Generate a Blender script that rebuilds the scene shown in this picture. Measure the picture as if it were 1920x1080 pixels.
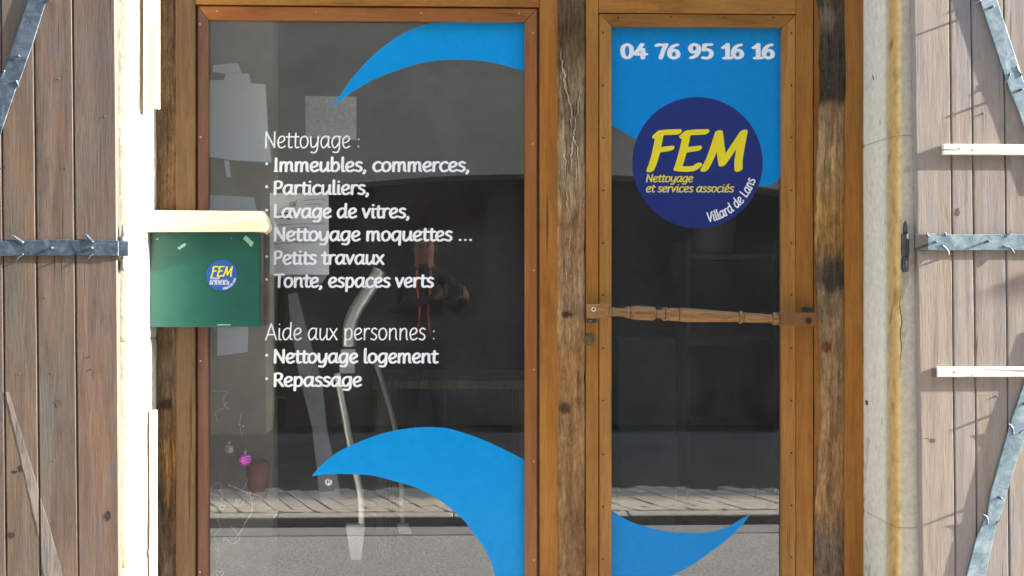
import bpy, bmesh, math, random
import numpy as np
from mathutils import Vector, noise
from mathutils.geometry import tessellate_polygon
random.seed(7)
S = bpy.context.scene
C = S.collection
for o in list(bpy.data.objects): bpy.data.objects.remove(o)

# ------------------------------------------------------------------ camera
F, PPX, PPY, YAW, CAMY, CAMZ = 2150.0, 917.6, 540.0, math.radians(1.8), -3.8, 1.35
cd = bpy.data.cameras.new('camera'); cam = bpy.data.objects.new('camera', cd); C.objects.link(cam)
cd.sensor_width = 36; cd.lens = 36 * F / 1920; cd.shift_x = (960 - PPX) / 1920
cd.clip_start = 0.02; cd.clip_end = 900
cam.location = (0, CAMY, CAMZ); cam.rotation_euler = (math.radians(90), 0, -YAW)
S.camera = cam
# ------------------------------------------------------------------ light
SUN = Vector((9.0, -1.0, 3.35)).normalized()          # towards the sun
EL = math.asin(SUN.z); AZ = math.atan2(SUN.x, SUN.y)
w = bpy.data.worlds.new('World'); S.world = w; w.use_nodes = True
nt = w.node_tree; nt.nodes.clear()
sk = nt.nodes.new('ShaderNodeTexSky'); sk.sky_type = 'NISHITA'; sk.sun_disc = False
sk.sun_elevation = EL; sk.sun_rotation = AZ; sk.altitude = 1000; sk.dust_density = 2.0
bg = nt.nodes.new('ShaderNodeBackground'); bg.inputs[1].default_value = 0.15
wo = nt.nodes.new('ShaderNodeOutputWorld')
nt.links.new(sk.outputs[0], bg.inputs[0]); nt.links.new(bg.outputs[0], wo.inputs[0])
sd = bpy.data.lights.new('sun', 'SUN'); sd.energy = 2.3; sd.angle = math.radians(0.5); sd.color = (1, .95, .87)
sun = bpy.data.objects.new('sun', sd); C.objects.link(sun); sun.location = (12, -2, 8)
sun.rotation_euler = SUN.to_track_quat('Z', 'Y').to_euler()
S.view_settings.view_transform = 'Standard'; S.view_settings.look = 'None'
S.view_settings.exposure = 3.42; S.view_settings.gamma = 1; S.view_settings.use_curve_mapping = False
S.render.engine = 'CYCLES'
S.cycles.max_bounces = 8; S.cycles.diffuse_bounces = 4; S.cycles.transparent_max_bounces = 12

# ------------------------------------------------------------------ helpers
def P(px, py, Y):
    """point on the vertical plane y = Y that lies behind a pixel of the 1920x1080 photograph"""
    xc = (px - PPX) / F; zc = -(py - PPY) / F
    dx = xc * math.cos(YAW) + math.sin(YAW); dy = -xc * math.sin(YAW) + math.cos(YAW)
    t = (Y - CAMY) / dy
    return Vector((t * dx, Y, CAMZ + t * zc))
def PX(px, Y): return P(px, 540, Y).x
def PZ(py, Y, px=950): return P(px, py, Y).z
def lin(r, g, b, k=1.0):
    f = lambda c: (c / 12.92 if c <= .04045 else ((c + .055) / 1.055) ** 2.4)
    return tuple(min(.85, f(v / 255) * k) for v in (r, g, b)) + (1,)
def tag(o, label=None, cat=None, group=None, kind=None):
    if label: o['label'] = label
    if cat: o['category'] = cat
    if group: o['group'] = group
    if kind: o['kind'] = kind
    return o
WP = {}
def empty(name, loc, label=None, cat=None, group=None):
    o = bpy.data.objects.new(name, None); C.objects.link(o); o.location = loc; o.empty_display_size = .1
    WP[o] = Vector(loc); return tag(o, label, cat, group)
def link(name, me, centre, parent=None):
    o = bpy.data.objects.new(name, me); C.objects.link(o); WP[o] = Vector(centre)
    if parent is not None:
        o.parent = parent; o.location = Vector(centre) - WP[parent]
    else: o.location = centre
    return o
def finish(name, me, mat, parent=None, smooth=False, base=False):
    n = len(me.vertices); a = np.empty(n * 3, 'f'); me.vertices.foreach_get('co', a); a = a.reshape(-1, 3)
    lo, hi = a.min(0), a.max(0); c = (lo + hi) / 2
    if base: c[2] = lo[2]
    a -= c; me.vertices.foreach_set('co', a.ravel())
    for m in (mat if isinstance(mat, (list, tuple)) else [mat]): me.materials.append(m)
    if smooth: me.polygons.foreach_set('use_smooth', [True] * len(me.polygons))
    me.update()
    return link(name, me, c, parent)
def obj(name, bm, mat, parent=None, smooth=False, base=False):
    me = bpy.data.meshes.new(name); bm.normal_update(); bm.to_mesh(me); bm.free()
    return finish(name, me, mat, parent, smooth, base)
def pyobj(name, v, f, mat, parent=None, smooth=False):
    me = bpy.data.meshes.new(name); me.from_pydata([tuple(p) for p in v], [], f); me.update()
    return finish(name, me, mat, parent, smooth)
def instance(name, src, centre, parent=None):
    return link(name, src.data, centre, parent)
def hexa(bm, front, back):
    """front, back: four corners each, counter-clockwise"""
    a = [bm.verts.new(p) for p in front]; b = [bm.verts.new(p) for p in back]
    bm.faces.new(a); bm.faces.new(b[::-1])
    for i in range(4):
        j = (i + 1) % 4; bm.faces.new((a[j], a[i], b[i], b[j]))
    return a + b
def box(bm, x0, x1, y0, y1, z0, z1, bev=0, seg=1):
    vs = hexa(bm, [(x0, y0, z0), (x1, y0, z0), (x1, y0, z1), (x0, y0, z1)], [(x0, y1, z0), (x1, y1, z0), (x1, y1, z1), (x0, y1, z1)])
    if bev: bevel(bm, vs, bev, seg)
def bevel(bm, vs, bev, seg=1):
    s = set(vs); es = [e for e in bm.edges if e.verts[0] in s and e.verts[1] in s]
    bmesh.ops.bevel(bm, geom=es, offset=bev, segments=seg, affect='EDGES', profile=.5)
def bx(x0, x1, y0, y1, z0, z1, bev=0, seg=1):
    bm = bmesh.new(); box(bm, x0, x1, y0, y1, z0, z1, bev, seg); bmesh.ops.recalc_face_normals(bm, faces=bm.faces); return bm
def prism(bm, pts, y0, y1):
    """pts: (x,z) outline; extruded y0 (front) to y1"""
    a = [bm.verts.new((x, y0, z)) for x, z in pts]; b = [bm.verts.new((x, y1, z)) for x, z in pts]
    bm.faces.new(a); bm.faces.new(b[::-1]); n = len(a)
    for i in range(n):
        j = (i + 1) % n; bm.faces.new((a[j], a[i], b[i], b[j]))
    bmesh.ops.recalc_face_normals(bm, faces=bm.faces)
    return a + b
def tube(bm, pts, rads, n=10, cap=True):
    pts = [Vector(p) for p in pts]
    if not isinstance(rads, (list, tuple)): rads = [rads] * len(pts)
    up = None; rings = []
    for i, p in enumerate(pts):
        d = (pts[min(i + 1, len(pts) - 1)] - pts[max(i - 1, 0)]).normalized()
        if up is None: up = d.orthogonal().normalized()
        u = (up - d * up.dot(d)); u = u.normalized() if u.length > 1e-6 else d.orthogonal().normalized(); up = u
        v = d.cross(u)
        rings.append([bm.verts.new(p + (u * math.cos(a) + v * math.sin(a)) * rads[i]) for a in [2 * math.pi * k / n for k in range(n)]])
    for r0, r1 in zip(rings, rings[1:]):
        for k in range(n): bm.faces.new((r0[k], r0[(k + 1) % n], r1[(k + 1) % n], r1[k]))
    if cap: bm.faces.new(rings[0][::-1]); bm.faces.new(rings[-1])
def catmull(p, n=6):
    p = [Vector(q) for q in p]; out = []
    for i in range(len(p) - 1):
        a = p[max(i - 1, 0)]; b = p[i]; c = p[i + 1]; d = p[min(i + 2, len(p) - 1)]
        for k in range(n):
            t = k / n
            out.append(.5 * ((2 * b) + (c - a) * t + (2 * a - 5 * b + 4 * c - d) * t * t + (3 * b - a - 3 * c + d) * t ** 3))
    out.append(p[-1]); return out
def disc(cx, cz, y, r, n=40, th=.0015):
    bm = bmesh.new(); prism(bm, [(cx + r * math.cos(2 * math.pi * k / n), cz + r * math.sin(2 * math.pi * k / n)) for k in range(n)], y, y + th); return bm

# ------------------------------------------------------------------ materials
class M:
    def __init__(s, name):
        s.m = bpy.data.materials.new(name); s.m.use_nodes = True; s.t = s.m.node_tree
        s.b = s.t.nodes['Principled BSDF']; s.out = s.t.nodes['Material Output']
    def n(s, typ, **k):
        nd = s.t.nodes.new(typ)
        for a, v in k.items(): setattr(nd, a, v)
        return nd
    def l(s, a, b): s.t.links.new(a, b)
    def set(s, **k):
        for a, v in k.items(): s.b.inputs[a.replace('_', ' ')].default_value = v
    def coords(s, scale=(1, 1, 1), rand=True):
        tc = s.n('ShaderNodeTexCoord'); mp = s.n('ShaderNodeMapping'); mp.inputs['Scale'].default_value = scale
        if rand:
            oi = s.n('ShaderNodeObjectInfo'); ml = s.n('ShaderNodeMath', operation='MULTIPLY'); ml.inputs[1].default_value = 53
            s.l(oi.outputs['Random'], ml.inputs[0]); ad = s.n('ShaderNodeVectorMath', operation='ADD')
            s.l(tc.outputs['Object'], ad.inputs[0]); s.l(ml.outputs[0], ad.inputs[1]); s.l(ad.outputs[0], mp.inputs[0])
        else: s.l(tc.outputs['Object'], mp.inputs[0])
        return mp.outputs[0]
    def noise(s, vec, scale, detail=6, rough=.6, dist=0):
        nd = s.n('ShaderNodeTexNoise'); nd.inputs['Scale'].default_value = scale; nd.inputs['Detail'].default_value = detail
        nd.inputs['Roughness'].default_value = rough; nd.inputs['Distortion'].default_value = dist; s.l(vec, nd.inputs['Vector'])
        return nd.outputs['Fac']
    def ramp(s, fac, stops):
        r = s.n('ShaderNodeValToRGB'); e = r.color_ramp.elements
        while len(e) < len(stops): e.new(.5)
        for el, (p, c) in zip(e, stops): el.position = p; el.color = c if len(c) == 4 else tuple(c) + (1,)
        s.l(fac, r.inputs[0]); return r.outputs[0]
    def mix(s, fac, a, b, mode='MIX'):
        x = s.n('ShaderNodeMix', data_type='RGBA', blend_type=mode)
        for i, v in ((0, fac), (6, a), (7, b)):
            if hasattr(v, 'is_output') or isinstance(v, bpy.types.NodeSocket): s.l(v, x.inputs[i])
            else: x.inputs[i].default_value = v
        return x.outputs[2]
    def bump(s, h, strength=.3, dist=.002):
        b = s.n('ShaderNodeBump'); b.inputs['Strength'].default_value = strength; b.inputs['Distance'].default_value = dist
        s.l(h, b.inputs['Height']); s.l(b.outputs[0], s.b.inputs['Normal'])
G = lambda v: (v, v, v, 1)
def wood(name, dark, mid, light, grey=None, greyamt=.5, rough=.6, bump=.3, tint=False, horizontal=False, spec=.3, dirt=.5, dist=.0015, patches=()):
    m = M(name); sc = (.12, 1, 1) if horizontal else (1, 1, .06)
    v = m.coords(sc); f1 = m.noise(v, 28, 6, .62, .6)
    col = m.ramp(f1, [(.25, dark), (.5, mid), (.75, light)])
    v2 = m.coords((.4, 1, 1) if horizontal else (1, 1, .25)); f2 = m.noise(v2, 5, 5, .6, .3)
    if grey: col = m.mix(m.ramp(f2, [(.42, G(0)), (.66, G(greyamt))]), col, grey)
    for pi, (pc, psc, lo_, am) in enumerate(patches):
        pv = m.n('ShaderNodeVectorMath', operation='ADD'); m.l(v2, pv.inputs[0]); pv.inputs[1].default_value = (pi * 7.3 + 3, pi * 3.1, pi * 11.7)
        col = m.mix(m.ramp(m.noise(pv.outputs[0], psc, 6, .65, .5), [(lo_, G(0)), (lo_ + .16, G(am))]), col, pc)
    fine = m.noise(v, 190, 3, .7)
    col = m.mix(m.ramp(fine, [(.36, G(dirt)), (.55, G(0))]), col, tuple(c * .45 for c in dark[:3]) + (1,))
    if tint:
        oi = m.n('ShaderNodeObjectInfo'); col = m.mix(1.0, col, oi.outputs['Color'], 'MULTIPLY')
    # short dark checks in the surface
    ck = m.noise(m.coords((1, 1, .03) if not horizontal else (.03, 1, 1)), 60, 2, .5)
    col = m.mix(m.ramp(ck, [(.27, G(.75)), (.32, G(0))]), col, tuple(c * .25 for c in dark[:3]) + (1,))
    m.l(col, m.b.inputs['Base Color']); m.set(Roughness=rough, Specular_IOR_Level=spec)
    h = m.n('ShaderNodeMath', operation='ADD'); m.l(f1, h.inputs[0]); m.l(fine, h.inputs[1]); m.bump(h.outputs[0], bump, dist)
    return m.m
def plain(name, col, rough=.6, metal=0, spec=.5, var=.15, scale=12, bump=0, coat=0):
    m = M(name); v = m.coords(); f = m.noise(v, scale, 6, .65)
    a = tuple(c * (1 - var) for c in col[:3]) + (1,); b = tuple(min(.9, c * (1 + var)) for c in col[:3]) + (1,)
    m.l(m.ramp(f, [(.3, a), (.7, b)]), m.b.inputs['Base Color']); m.set(Roughness=rough, Metallic=metal, Specular_IOR_Level=spec, Coat_Weight=coat)
    if bump: m.bump(m.noise(v, scale * 6, 4, .6), bump, .001)
    return m.m
def vcol(name, rough=.8, bump=.5, fine=90, dist=.002, var=.35, zs=.25):
    m = M(name); at = m.n('ShaderNodeAttribute', attribute_name='Col'); v = m.coords((1, 1, zs), rand=False)
    f = m.noise(v, fine, 6, .7); k = m.ramp(f, [(.3, G(1 - var)), (.7, G(1 + var))])
    m.l(m.mix(1.0, at.outputs['Color'], k, 'MULTIPLY'), m.b.inputs['Base Color']); m.set(Roughness=rough, Specular_IOR_Level=.25); m.bump(f, bump, dist)
    return m.m

m_shutL = wood('weathered_brown_wood', lin(120, 96, 82, .54), lin(148, 124, 108, .54), lin(168, 146, 130, .54), lin(146, 138, 128, .54), .85, .55, .4, tint=True, dirt=.22, spec=.25, patches=((lin(172, 134, 100, .54), 7, .54, .55), (lin(132, 134, 138, .54), 9, .52, .6), (lin(160, 116, 104, .54), 6, .54, .5), (lin(98, 76, 64, .54), 11, .58, .55), (lin(122, 118, 110, .54), 3.5, .5, .6)))
m_shutR = wood('bleached_brown_wood', lin(164, 146, 134, .57), lin(188, 172, 158, .57), lin(204, 190, 176, .57), lin(188, 180, 174, .57), .75, .6, .4, tint=True, dirt=.18, spec=.25, patches=((lin(208, 184, 150, .57), 7, .54, .55), (lin(172, 170, 176, .57), 9, .52, .6), (lin(178, 150, 140, .57), 6, .54, .5), (lin(140, 122, 110, .57), 10, .6, .5)))
m_honey = wood('honey_stained_wood', lin(138, 82, 28, 1), lin(171, 109, 43, 1), lin(186, 127, 57, 1), lin(150, 112, 58, 1), .6, .42, .25, dirt=.3, dist=.0008, patches=((lin(108, 68, 28), 4, .53, .6), (lin(186, 128, 58), 5, .52, .6), (lin(84, 60, 38), 14, .62, .6)))
m_honeyh = wood('honey_stained_rail', lin(138, 82, 28, 1), lin(171, 109, 43, 1), lin(186, 127, 57, 1), lin(150, 112, 58, 1), .6, .42, .25, horizontal=True, dirt=.3, dist=.0008, patches=((lin(108, 68, 28), 4, .53, .6), (lin(186, 128, 58), 5, .52, .6), (lin(84, 60, 38), 14, .62, .6)))
m_bead = wood('red_brown_moulding', lin(124, 74, 38, 1), lin(150, 94, 50, 1), lin(164, 108, 62, 1), None, 0, .38, .2, dirt=.25, dist=.0006)
m_beadh = wood('red_brown_moulding_rail', lin(124, 74, 38, 1), lin(150, 94, 50, 1), lin(164, 108, 62, 1), None, 0, .38, .2, horizontal=True, dirt=.25, dist=.0006)
m_doorb = wood('door_bead_wood', lin(138, 92, 40, 1), lin(170, 118, 56, 1), lin(184, 134, 70, 1), None, 0, .42, .2, dirt=.3, dist=.0006)
m_doorbh = wood('door_bead_rail', lin(120, 80, 36, 1), lin(146, 98, 46, 1), lin(162, 112, 58, 1), None, 0, .42, .2, horizontal=True, dirt=.3, dist=.0006)
m_groove = plain('dark_groove', lin(104, 66, 48), .7)
m_turn = wood('turned_handle_wood', lin(118, 78, 42, 1), lin(160, 114, 66, 1), lin(188, 144, 94, 1), lin(130, 108, 84), .4, .42, .3, horizontal=True)
m_battw = wood('white_painted_batten', lin(190, 186, 176), lin(214, 212, 204), lin(224, 222, 216), None, 0, .5, .2, horizontal=True, dirt=.12)
m_trim = wood('flaking_white_trim', lin(196, 150, 110), lin(222, 200, 176), lin(236, 230, 220), None, 0, .5, .3, dirt=.1)
def postmat():
    m = M('rough_timber'); at = m.n('ShaderNodeAttribute', attribute_name='Col')
    v = m.coords((1, 1, .10), rand=False); f = m.noise(v, 110, 8, .75, .6); v3 = m.coords((1, 1, .35), rand=False); f3 = m.noise(v3, 45, 8, .75, .8)
    c1 = m.mix(1.0, at.outputs['Color'], m.ramp(f, [(.3, G(.5)), (.5, G(.95)), (.7, G(1.5))]), 'MULTIPLY')
    c1 = m.mix(1.0, c1, m.ramp(f3, [(.32, G(.45)), (.5, G(1)), (.68, G(1.45))]), 'MULTIPLY')
    fl = m.noise(m.coords((1, 1, .3), rand=False), 150, 3, .6); c1 = m.mix(m.ramp(fl, [(.64, G(0)), (.72, G(.4))]), c1, lin(180, 148, 106))
    m.l(c1, m.b.inputs['Base Color']); m.set(Roughness=.9, Specular_IOR_Level=.2)
    ad = m.n('ShaderNodeMath', operation='ADD'); m.l(f, ad.inputs[0]); m.l(f3, ad.inputs[1]); m.bump(ad.outputs[0], .9, .006); return m.m
m_post = postmat()
m_stone = vcol('painted_stone', .9, .8, 55, .003, .15, 1)
m_steel = plain('dark_iron', lin(70, 68, 66), .55, .3, .5, .4, 40, .4)
m_chrome = plain('brushed_tube', lin(215, 215, 210), .4, .8, .5, .1, 10)
m_brass = plain('dull_brass', lin(118, 100, 70), .45, .6, .5, .3, 60)
m_nail = plain('nail_head', lin(190, 165, 135), .4, .5)
m_nailk = plain('dark_nail_head', lin(56, 36, 18), .6, .2)
def strapmat():
    m = M('galvanised_strap'); v = m.coords(); f = m.noise(v, 22, 8, .7, .8); g = m.noise(v, 70, 5, .7)
    col = m.ramp(f, [(.3, lin(62, 72, 84, .66)), (.5, lin(98, 114, 130, .66)), (.7, lin(140, 152, 166, .66))])
    col = m.mix(m.ramp(g, [(.6, G(0)), (.75, G(.6))]), col, lin(196, 200, 204, .8))
    m.l(col, m.b.inputs['Base Color']); m.set(Roughness=.42, Metallic=.35, Specular_IOR_Level=.5); m.bump(f, .5, .002); return m.m
m_strap = strapmat()
m_strapR = m_strap.copy(); m_strapR.name = 'pale_galvanised_strap'
for nd in m_strapR.node_tree.nodes:
    if nd.type == 'VALTORGB' and len(nd.color_ramp.elements) == 3:
        for el, c_ in zip(nd.color_ramp.elements, ((96, 116, 126), (138, 158, 168), (184, 196, 202))): el.color = lin(*c_, .85)
def glassmat():
    m = M('window_glass'); t = m.t; t.nodes.remove(m.b)
    tr = m.n('ShaderNodeBsdfTransparent'); tr.inputs[0].default_value = (.965, .975, .97, 1)
    gl = m.n('ShaderNodeBsdfGlossy'); gl.inputs[0].default_value = (1, 1, 1, 1); gl.inputs['Roughness'].default_value = 0.0
    v = m.coords(rand=False); bp = m.n('ShaderNodeBump'); bp.inputs['Strength'].default_value = .04; bp.inputs['Distance'].default_value = .002
    m.l(m.noise(v, 2.5, 1, .4), bp.inputs['Height']); m.l(bp.outputs[0], gl.inputs['Normal'])
    lw = m.n('ShaderNodeLayerWeight'); lw.inputs[0].default_value = .5
    pw = m.n('ShaderNodeMath', operation='POWER'); m.l(lw.outputs['Facing'], pw.inputs[0]); pw.inputs[1].default_value = 4
    mr = m.n('ShaderNodeMapRange'); m.l(pw.outputs[0], mr.inputs[0]); mr.inputs[3].default_value = .17; mr.inputs[4].default_value = .9
    ge = m.n('ShaderNodeNewGeometry'); iv = m.n('ShaderNodeMath', operation='SUBTRACT'); iv.inputs[0].default_value = 1; m.l(ge.outputs['Backfacing'], iv.inputs[1])
    fr = m.n('ShaderNodeMath', operation='MULTIPLY'); m.l(mr.outputs[0], fr.inputs[0]); m.l(iv.outputs[0], fr.inputs[1])
    mx = m.n('ShaderNodeMixShader'); m.l(fr.outputs[0], mx.inputs[0]); m.l(tr.outputs[0], mx.inputs[1]); m.l(gl.outputs[0], mx.inputs[2])
    df = m.n('ShaderNodeBsdfDiffuse'); df.inputs[0].default_value = (.8, .8, .78, 1); m2 = m.n('ShaderNodeMixShader')
    vf = m.n('ShaderNodeMapRange'); m.l(m.noise(v, 3.5, 5, .6, 1.0), vf.inputs[0]); vf.inputs[1].default_value = .3; vf.inputs[2].default_value = .75; vf.inputs[3].default_value = .010; vf.inputs[4].default_value = .036
    vm = m.n('ShaderNodeMath', operation='MULTIPLY'); m.l(vf.outputs[0], vm.inputs[0]); m.l(iv.outputs[0], vm.inputs[1])
    m.l(vm.outputs[0], m2.inputs[0]); m.l(mx.outputs[0], m2.inputs[1]); m.l(df.outputs[0], m2.inputs[2])
    m.l(m2.outputs[0], m.out.inputs[0]); return m.m
m_glass = glassmat()
m_blue = plain('sky_blue_vinyl', lin(0, 148, 218, .95), .3, var=.06, scale=40, bump=.25, spec=.25)
m_blued = plain('sky_blue_vinyl_door', lin(0, 136, 208, .95), .3, var=.06, scale=40, bump=.25, spec=.25)
m_navy = plain('navy_vinyl', lin(16, 42, 124, .8), .45, var=.04)
m_white = plain('white_vinyl', lin(238, 240, 244, 1), .4, var=.03)
m_yel = plain('yellow_vinyl', lin(246, 216, 30, 1), .4, var=.03)
m_yel2 = plain('pale_yellow_vinyl', lin(226, 206, 70, 1), .4, var=.03)

# ------------------------------------------------------------------ lettering (own stroke alphabet)
BOWL = [(.40, .44), (.27, .50), (.12, .42), (.05, .22), (.12, .02), (.24, .03), (.38, .22)]
PB = [(.11, .67), (.28, .69), (.40, .60), (.37, .40), (.25, .32), (.12, .33)]
GL = {
 'a': (.50, ['c', BOWL], ['c', [(.41, .49), (.385, .2), (.39, .04), (.47, .02)]]),
 'b': (.47, ['c', [(.10, .74), (.09, .3), (.09, .06), (.19, .0), (.33, .06), (.40, .26), (.33, .46), (.22, .47), (.10, .33)]]),
 'c': (.40, ['c', [(.36, .44), (.27, .50), (.12, .42), (.05, .22), (.13, .02), (.25, .0), (.36, .06)]]),
 'd': (.51, ['c', BOWL], ['c', [(.42, .74), (.39, .2), (.39, .04), (.47, .02)]]),
 'e': (.42, ['c', [(.07, .21), (.22, .24), (.34, .33), (.34, .45), (.24, .50), (.11, .42), (.05, .22), (.12, .03), (.24, .0), (.37, .07)]]),
 'g': (.49, ['c', BOWL], ['c', [(.41, .49), (.39, .2), (.38, -.06), (.28, -.20), (.10, -.18)]]),
 'i': (.21, ['c', [(.10, .48), (.085, .12), (.11, .01), (.17, .01)]], ['l', [(.11, .665), (.11, .67)]]),
 'l': (.21, ['c', [(.10, .74), (.085, .12), (.11, .01), (.18, .01)]]),
 'm': (.69, ['l', [(.09, .48), (.08, .0)]], ['c', [(.08, .30), (.18, .46), (.28, .48), (.33, .38), (.32, .0)]], ['c', [(.32, .30), (.42, .46), (.52, .48), (.57, .38), (.565, .10), (.61, .01)]]),
 'n': (.48, ['l', [(.09, .48), (.08, .0)]], ['c', [(.08, .30), (.20, .46), (.31, .48), (.37, .38), (.365, .10), (.41, .01)]]),
 'o': (.46, ['c', [(.23, .50), (.10, .42), (.05, .24), (.10, .05), (.22, .0), (.34, .08), (.40, .26), (.35, .44), (.23, .50)]]),
 'p': (.47, ['l', [(.10, .49), (.08, -.22)]], ['c', [(.09, .33), (.20, .47), (.32, .48), (.40, .30), (.34, .06), (.22, .0), (.09, .04)]]),
 'q': (.49, ['c', BOWL], ['l', [(.41, .49), (.38, -.22)]]),
 'r': (.33, ['l', [(.09, .48), (.08, .0)]], ['c', [(.08, .28), (.15, .43), (.24, .49), (.31, .47)]]),
 's': (.36, ['c', [(.31, .45), (.20, .50), (.09, .42), (.12, .30), (.26, .22), (.30, .10), (.20, .0), (.05, .04)]]),
 't': (.30, ['c', [(.15, .62), (.13, .3), (.13, .06), (.20, .0), (.28, .03)]], ['l', [(.02, .465), (.29, .475)]]),
 'u': (.49, ['c', [(.09, .48), (.075, .15), (.12, .02), (.22, .01), (.37, .22)]], ['c', [(.40, .48), (.38, .15), (.40, .02), (.46, .02)]]),
 'v': (.40, ['l', [(.04, .48), (.17, .01)]], ['l', [(.17, .01), (.36, .48)]]),
 'x': (.40, ['l', [(.04, .48), (.35, .0)]], ['l', [(.35, .48), (.02, .0)]]),
 'y': (.48, ['c', [(.06, .48), (.08, .12), (.16, .02), (.28, .08), (.37, .24)]], ['c', [(.41, .48), (.38, .1), (.35, -.08), (.25, -.21), (.08, -.19)]]),
 'N': (.58, ['l', [(.08, .0), (.10, .69)]], ['l', [(.10, .69), (.47, .01)]], ['l', [(.47, .01), (.49, .69)]]),
 'I': (.24, ['l', [(.11, .01), (.12, .69)]], ['l', [(.07, .01), (.15, .01)]]),
 'P': (.45, ['l', [(.10, .0), (.11, .67)]], ['c', PB]),
 'R': (.49, ['l', [(.10, .0), (.11, .67)]], ['c', PB], ['l', [(.24, .33), (.45, .0)]]),
 'L': (.40, ['l', [(.12, .69), (.10, .03)]], ['l', [(.10, .03), (.37, .04)]]),
 'T': (.43, ['l', [(.02, .66), (.44, .68)]], ['l', [(.23, .67), (.21, .0)]]),
 'A': (.52, ['l', [(.0, .0), (.25, .69)]], ['l', [(.25, .69), (.48, .0)]], ['l', [(.09, .22), (.41, .22)]]),
 'V': (.46, ['l', [(.03, .69), (.20, .01)]], ['l', [(.20, .01), (.45, .69)]]),
 'F': (.50, ['c', [(.08, -.01), (.13, .2), (.16, .5), (.17, .68)]], ['c', [(.11, .62), (.20, .68), (.35, .69), (.50, .70)]], ['c', [(.15, .35), (.28, .37), (.40, .39)]]),
 'E': (.56, ['c', [(.08, .01), (.12, .2), (.16, .5), (.17, .68)]], ['c', [(.11, .62), (.20, .68), (.35, .69), (.51, .70)]], ['c', [(.15, .35), (.28, .37), (.41, .39)]], ['c', [(.08, .01), (.22, .0), (.38, .01), (.45, .07)]]),
 'M': (.80, ['c', [(.02, .0), (.10, .2), (.17, .5), (.20, .68)]], ['l', [(.20, .68), (.34, .10)]], ['l', [(.34, .10), (.66, .69)]], ['c', [(.66, .69), (.64, .4), (.63, .15), (.65, .0)]]),
 '0': (.56, ['c', [(.27, .66), (.12, .56), (.07, .34), (.12, .10), (.26, .01), (.40, .10), (.46, .34), (.41, .57), (.27, .66)]]),
 '1': (.42, ['c', [(.08, .50), (.18, .57), (.27, .66)]], ['l', [(.26, .66), (.25, .01)]], ['l', [(.12, .0), (.38, .01)]]),
 '4': (.56, ['c', [(.34, .66), (.22, .45), (.05, .20)]], ['l', [(.05, .18), (.50, .19)]], ['l', [(.38, .42), (.36, .0)]]),
 '5': (.52, ['l', [(.42, .65), (.15, .64)]], ['l', [(.15, .64), (.12, .38)]], ['c', [(.12, .38), (.28, .41), (.42, .30), (.40, .10), (.26, .0), (.08, .02)]]),
 '6': (.54, ['c', [(.40, .64), (.22, .56), (.09, .36), (.09, .12), (.24, .0), (.40, .07), (.44, .22), (.36, .36), (.22, .37), (.10, .26)]]),
 '7': (.52, ['c', [(.06, .60), (.16, .65), (.30, .63), (.47, .66)]], ['c', [(.47, .66), (.34, .38), (.22, .0)]]),
 '9': (.54, ['c', [(.12, .02), (.30, .10), (.43, .30), (.43, .54), (.28, .66), (.13, .59), (.08, .44), (.16, .30), (.30, .29), (.42, .40)]]),
 '8': (.52, ['c', [(.25, .36), (.12, .48), (.14, .62), (.26, .66), (.39, .60), (.38, .47), (.25, .36), (.10, .22), (.12, .05), (.25, .0), (.40, .05), (.41, .22), (.25, .36)]]),
 '€': (.50, ['c', [(.44, .60), (.30, .66), (.14, .52), (.10, .33), (.15, .12), (.30, .0), (.43, .06)]], ['l', [(.02, .40), (.34, .40)]], ['l', [(.02, .27), (.32, .27)]]),
 ',': (.20, ['c', [(.09, .04), (.10, -.02), (.05, -.12)]]),
 '.': (.17, ['l', [(.08, .03), (.08, .035)]]),
 ':': (.22, ['l', [(.11, .05), (.11, .055)]], ['l', [(.12, .36), (.12, .365)]]),
 '…': (.74, ['l', [(.10, .03), (.10, .035)]], ['l', [(.34, .03), (.34, .035)]], ['l', [(.58, .03), (.58, .035)]]),
 ' ': (.24,), '\u2002': (.34,), }
GL['é'] = (.42,) + GL['e'][1:] + (['l', [(.20, .60), (.31, .72)]],)
GL['c.'] = GL['c']
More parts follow.
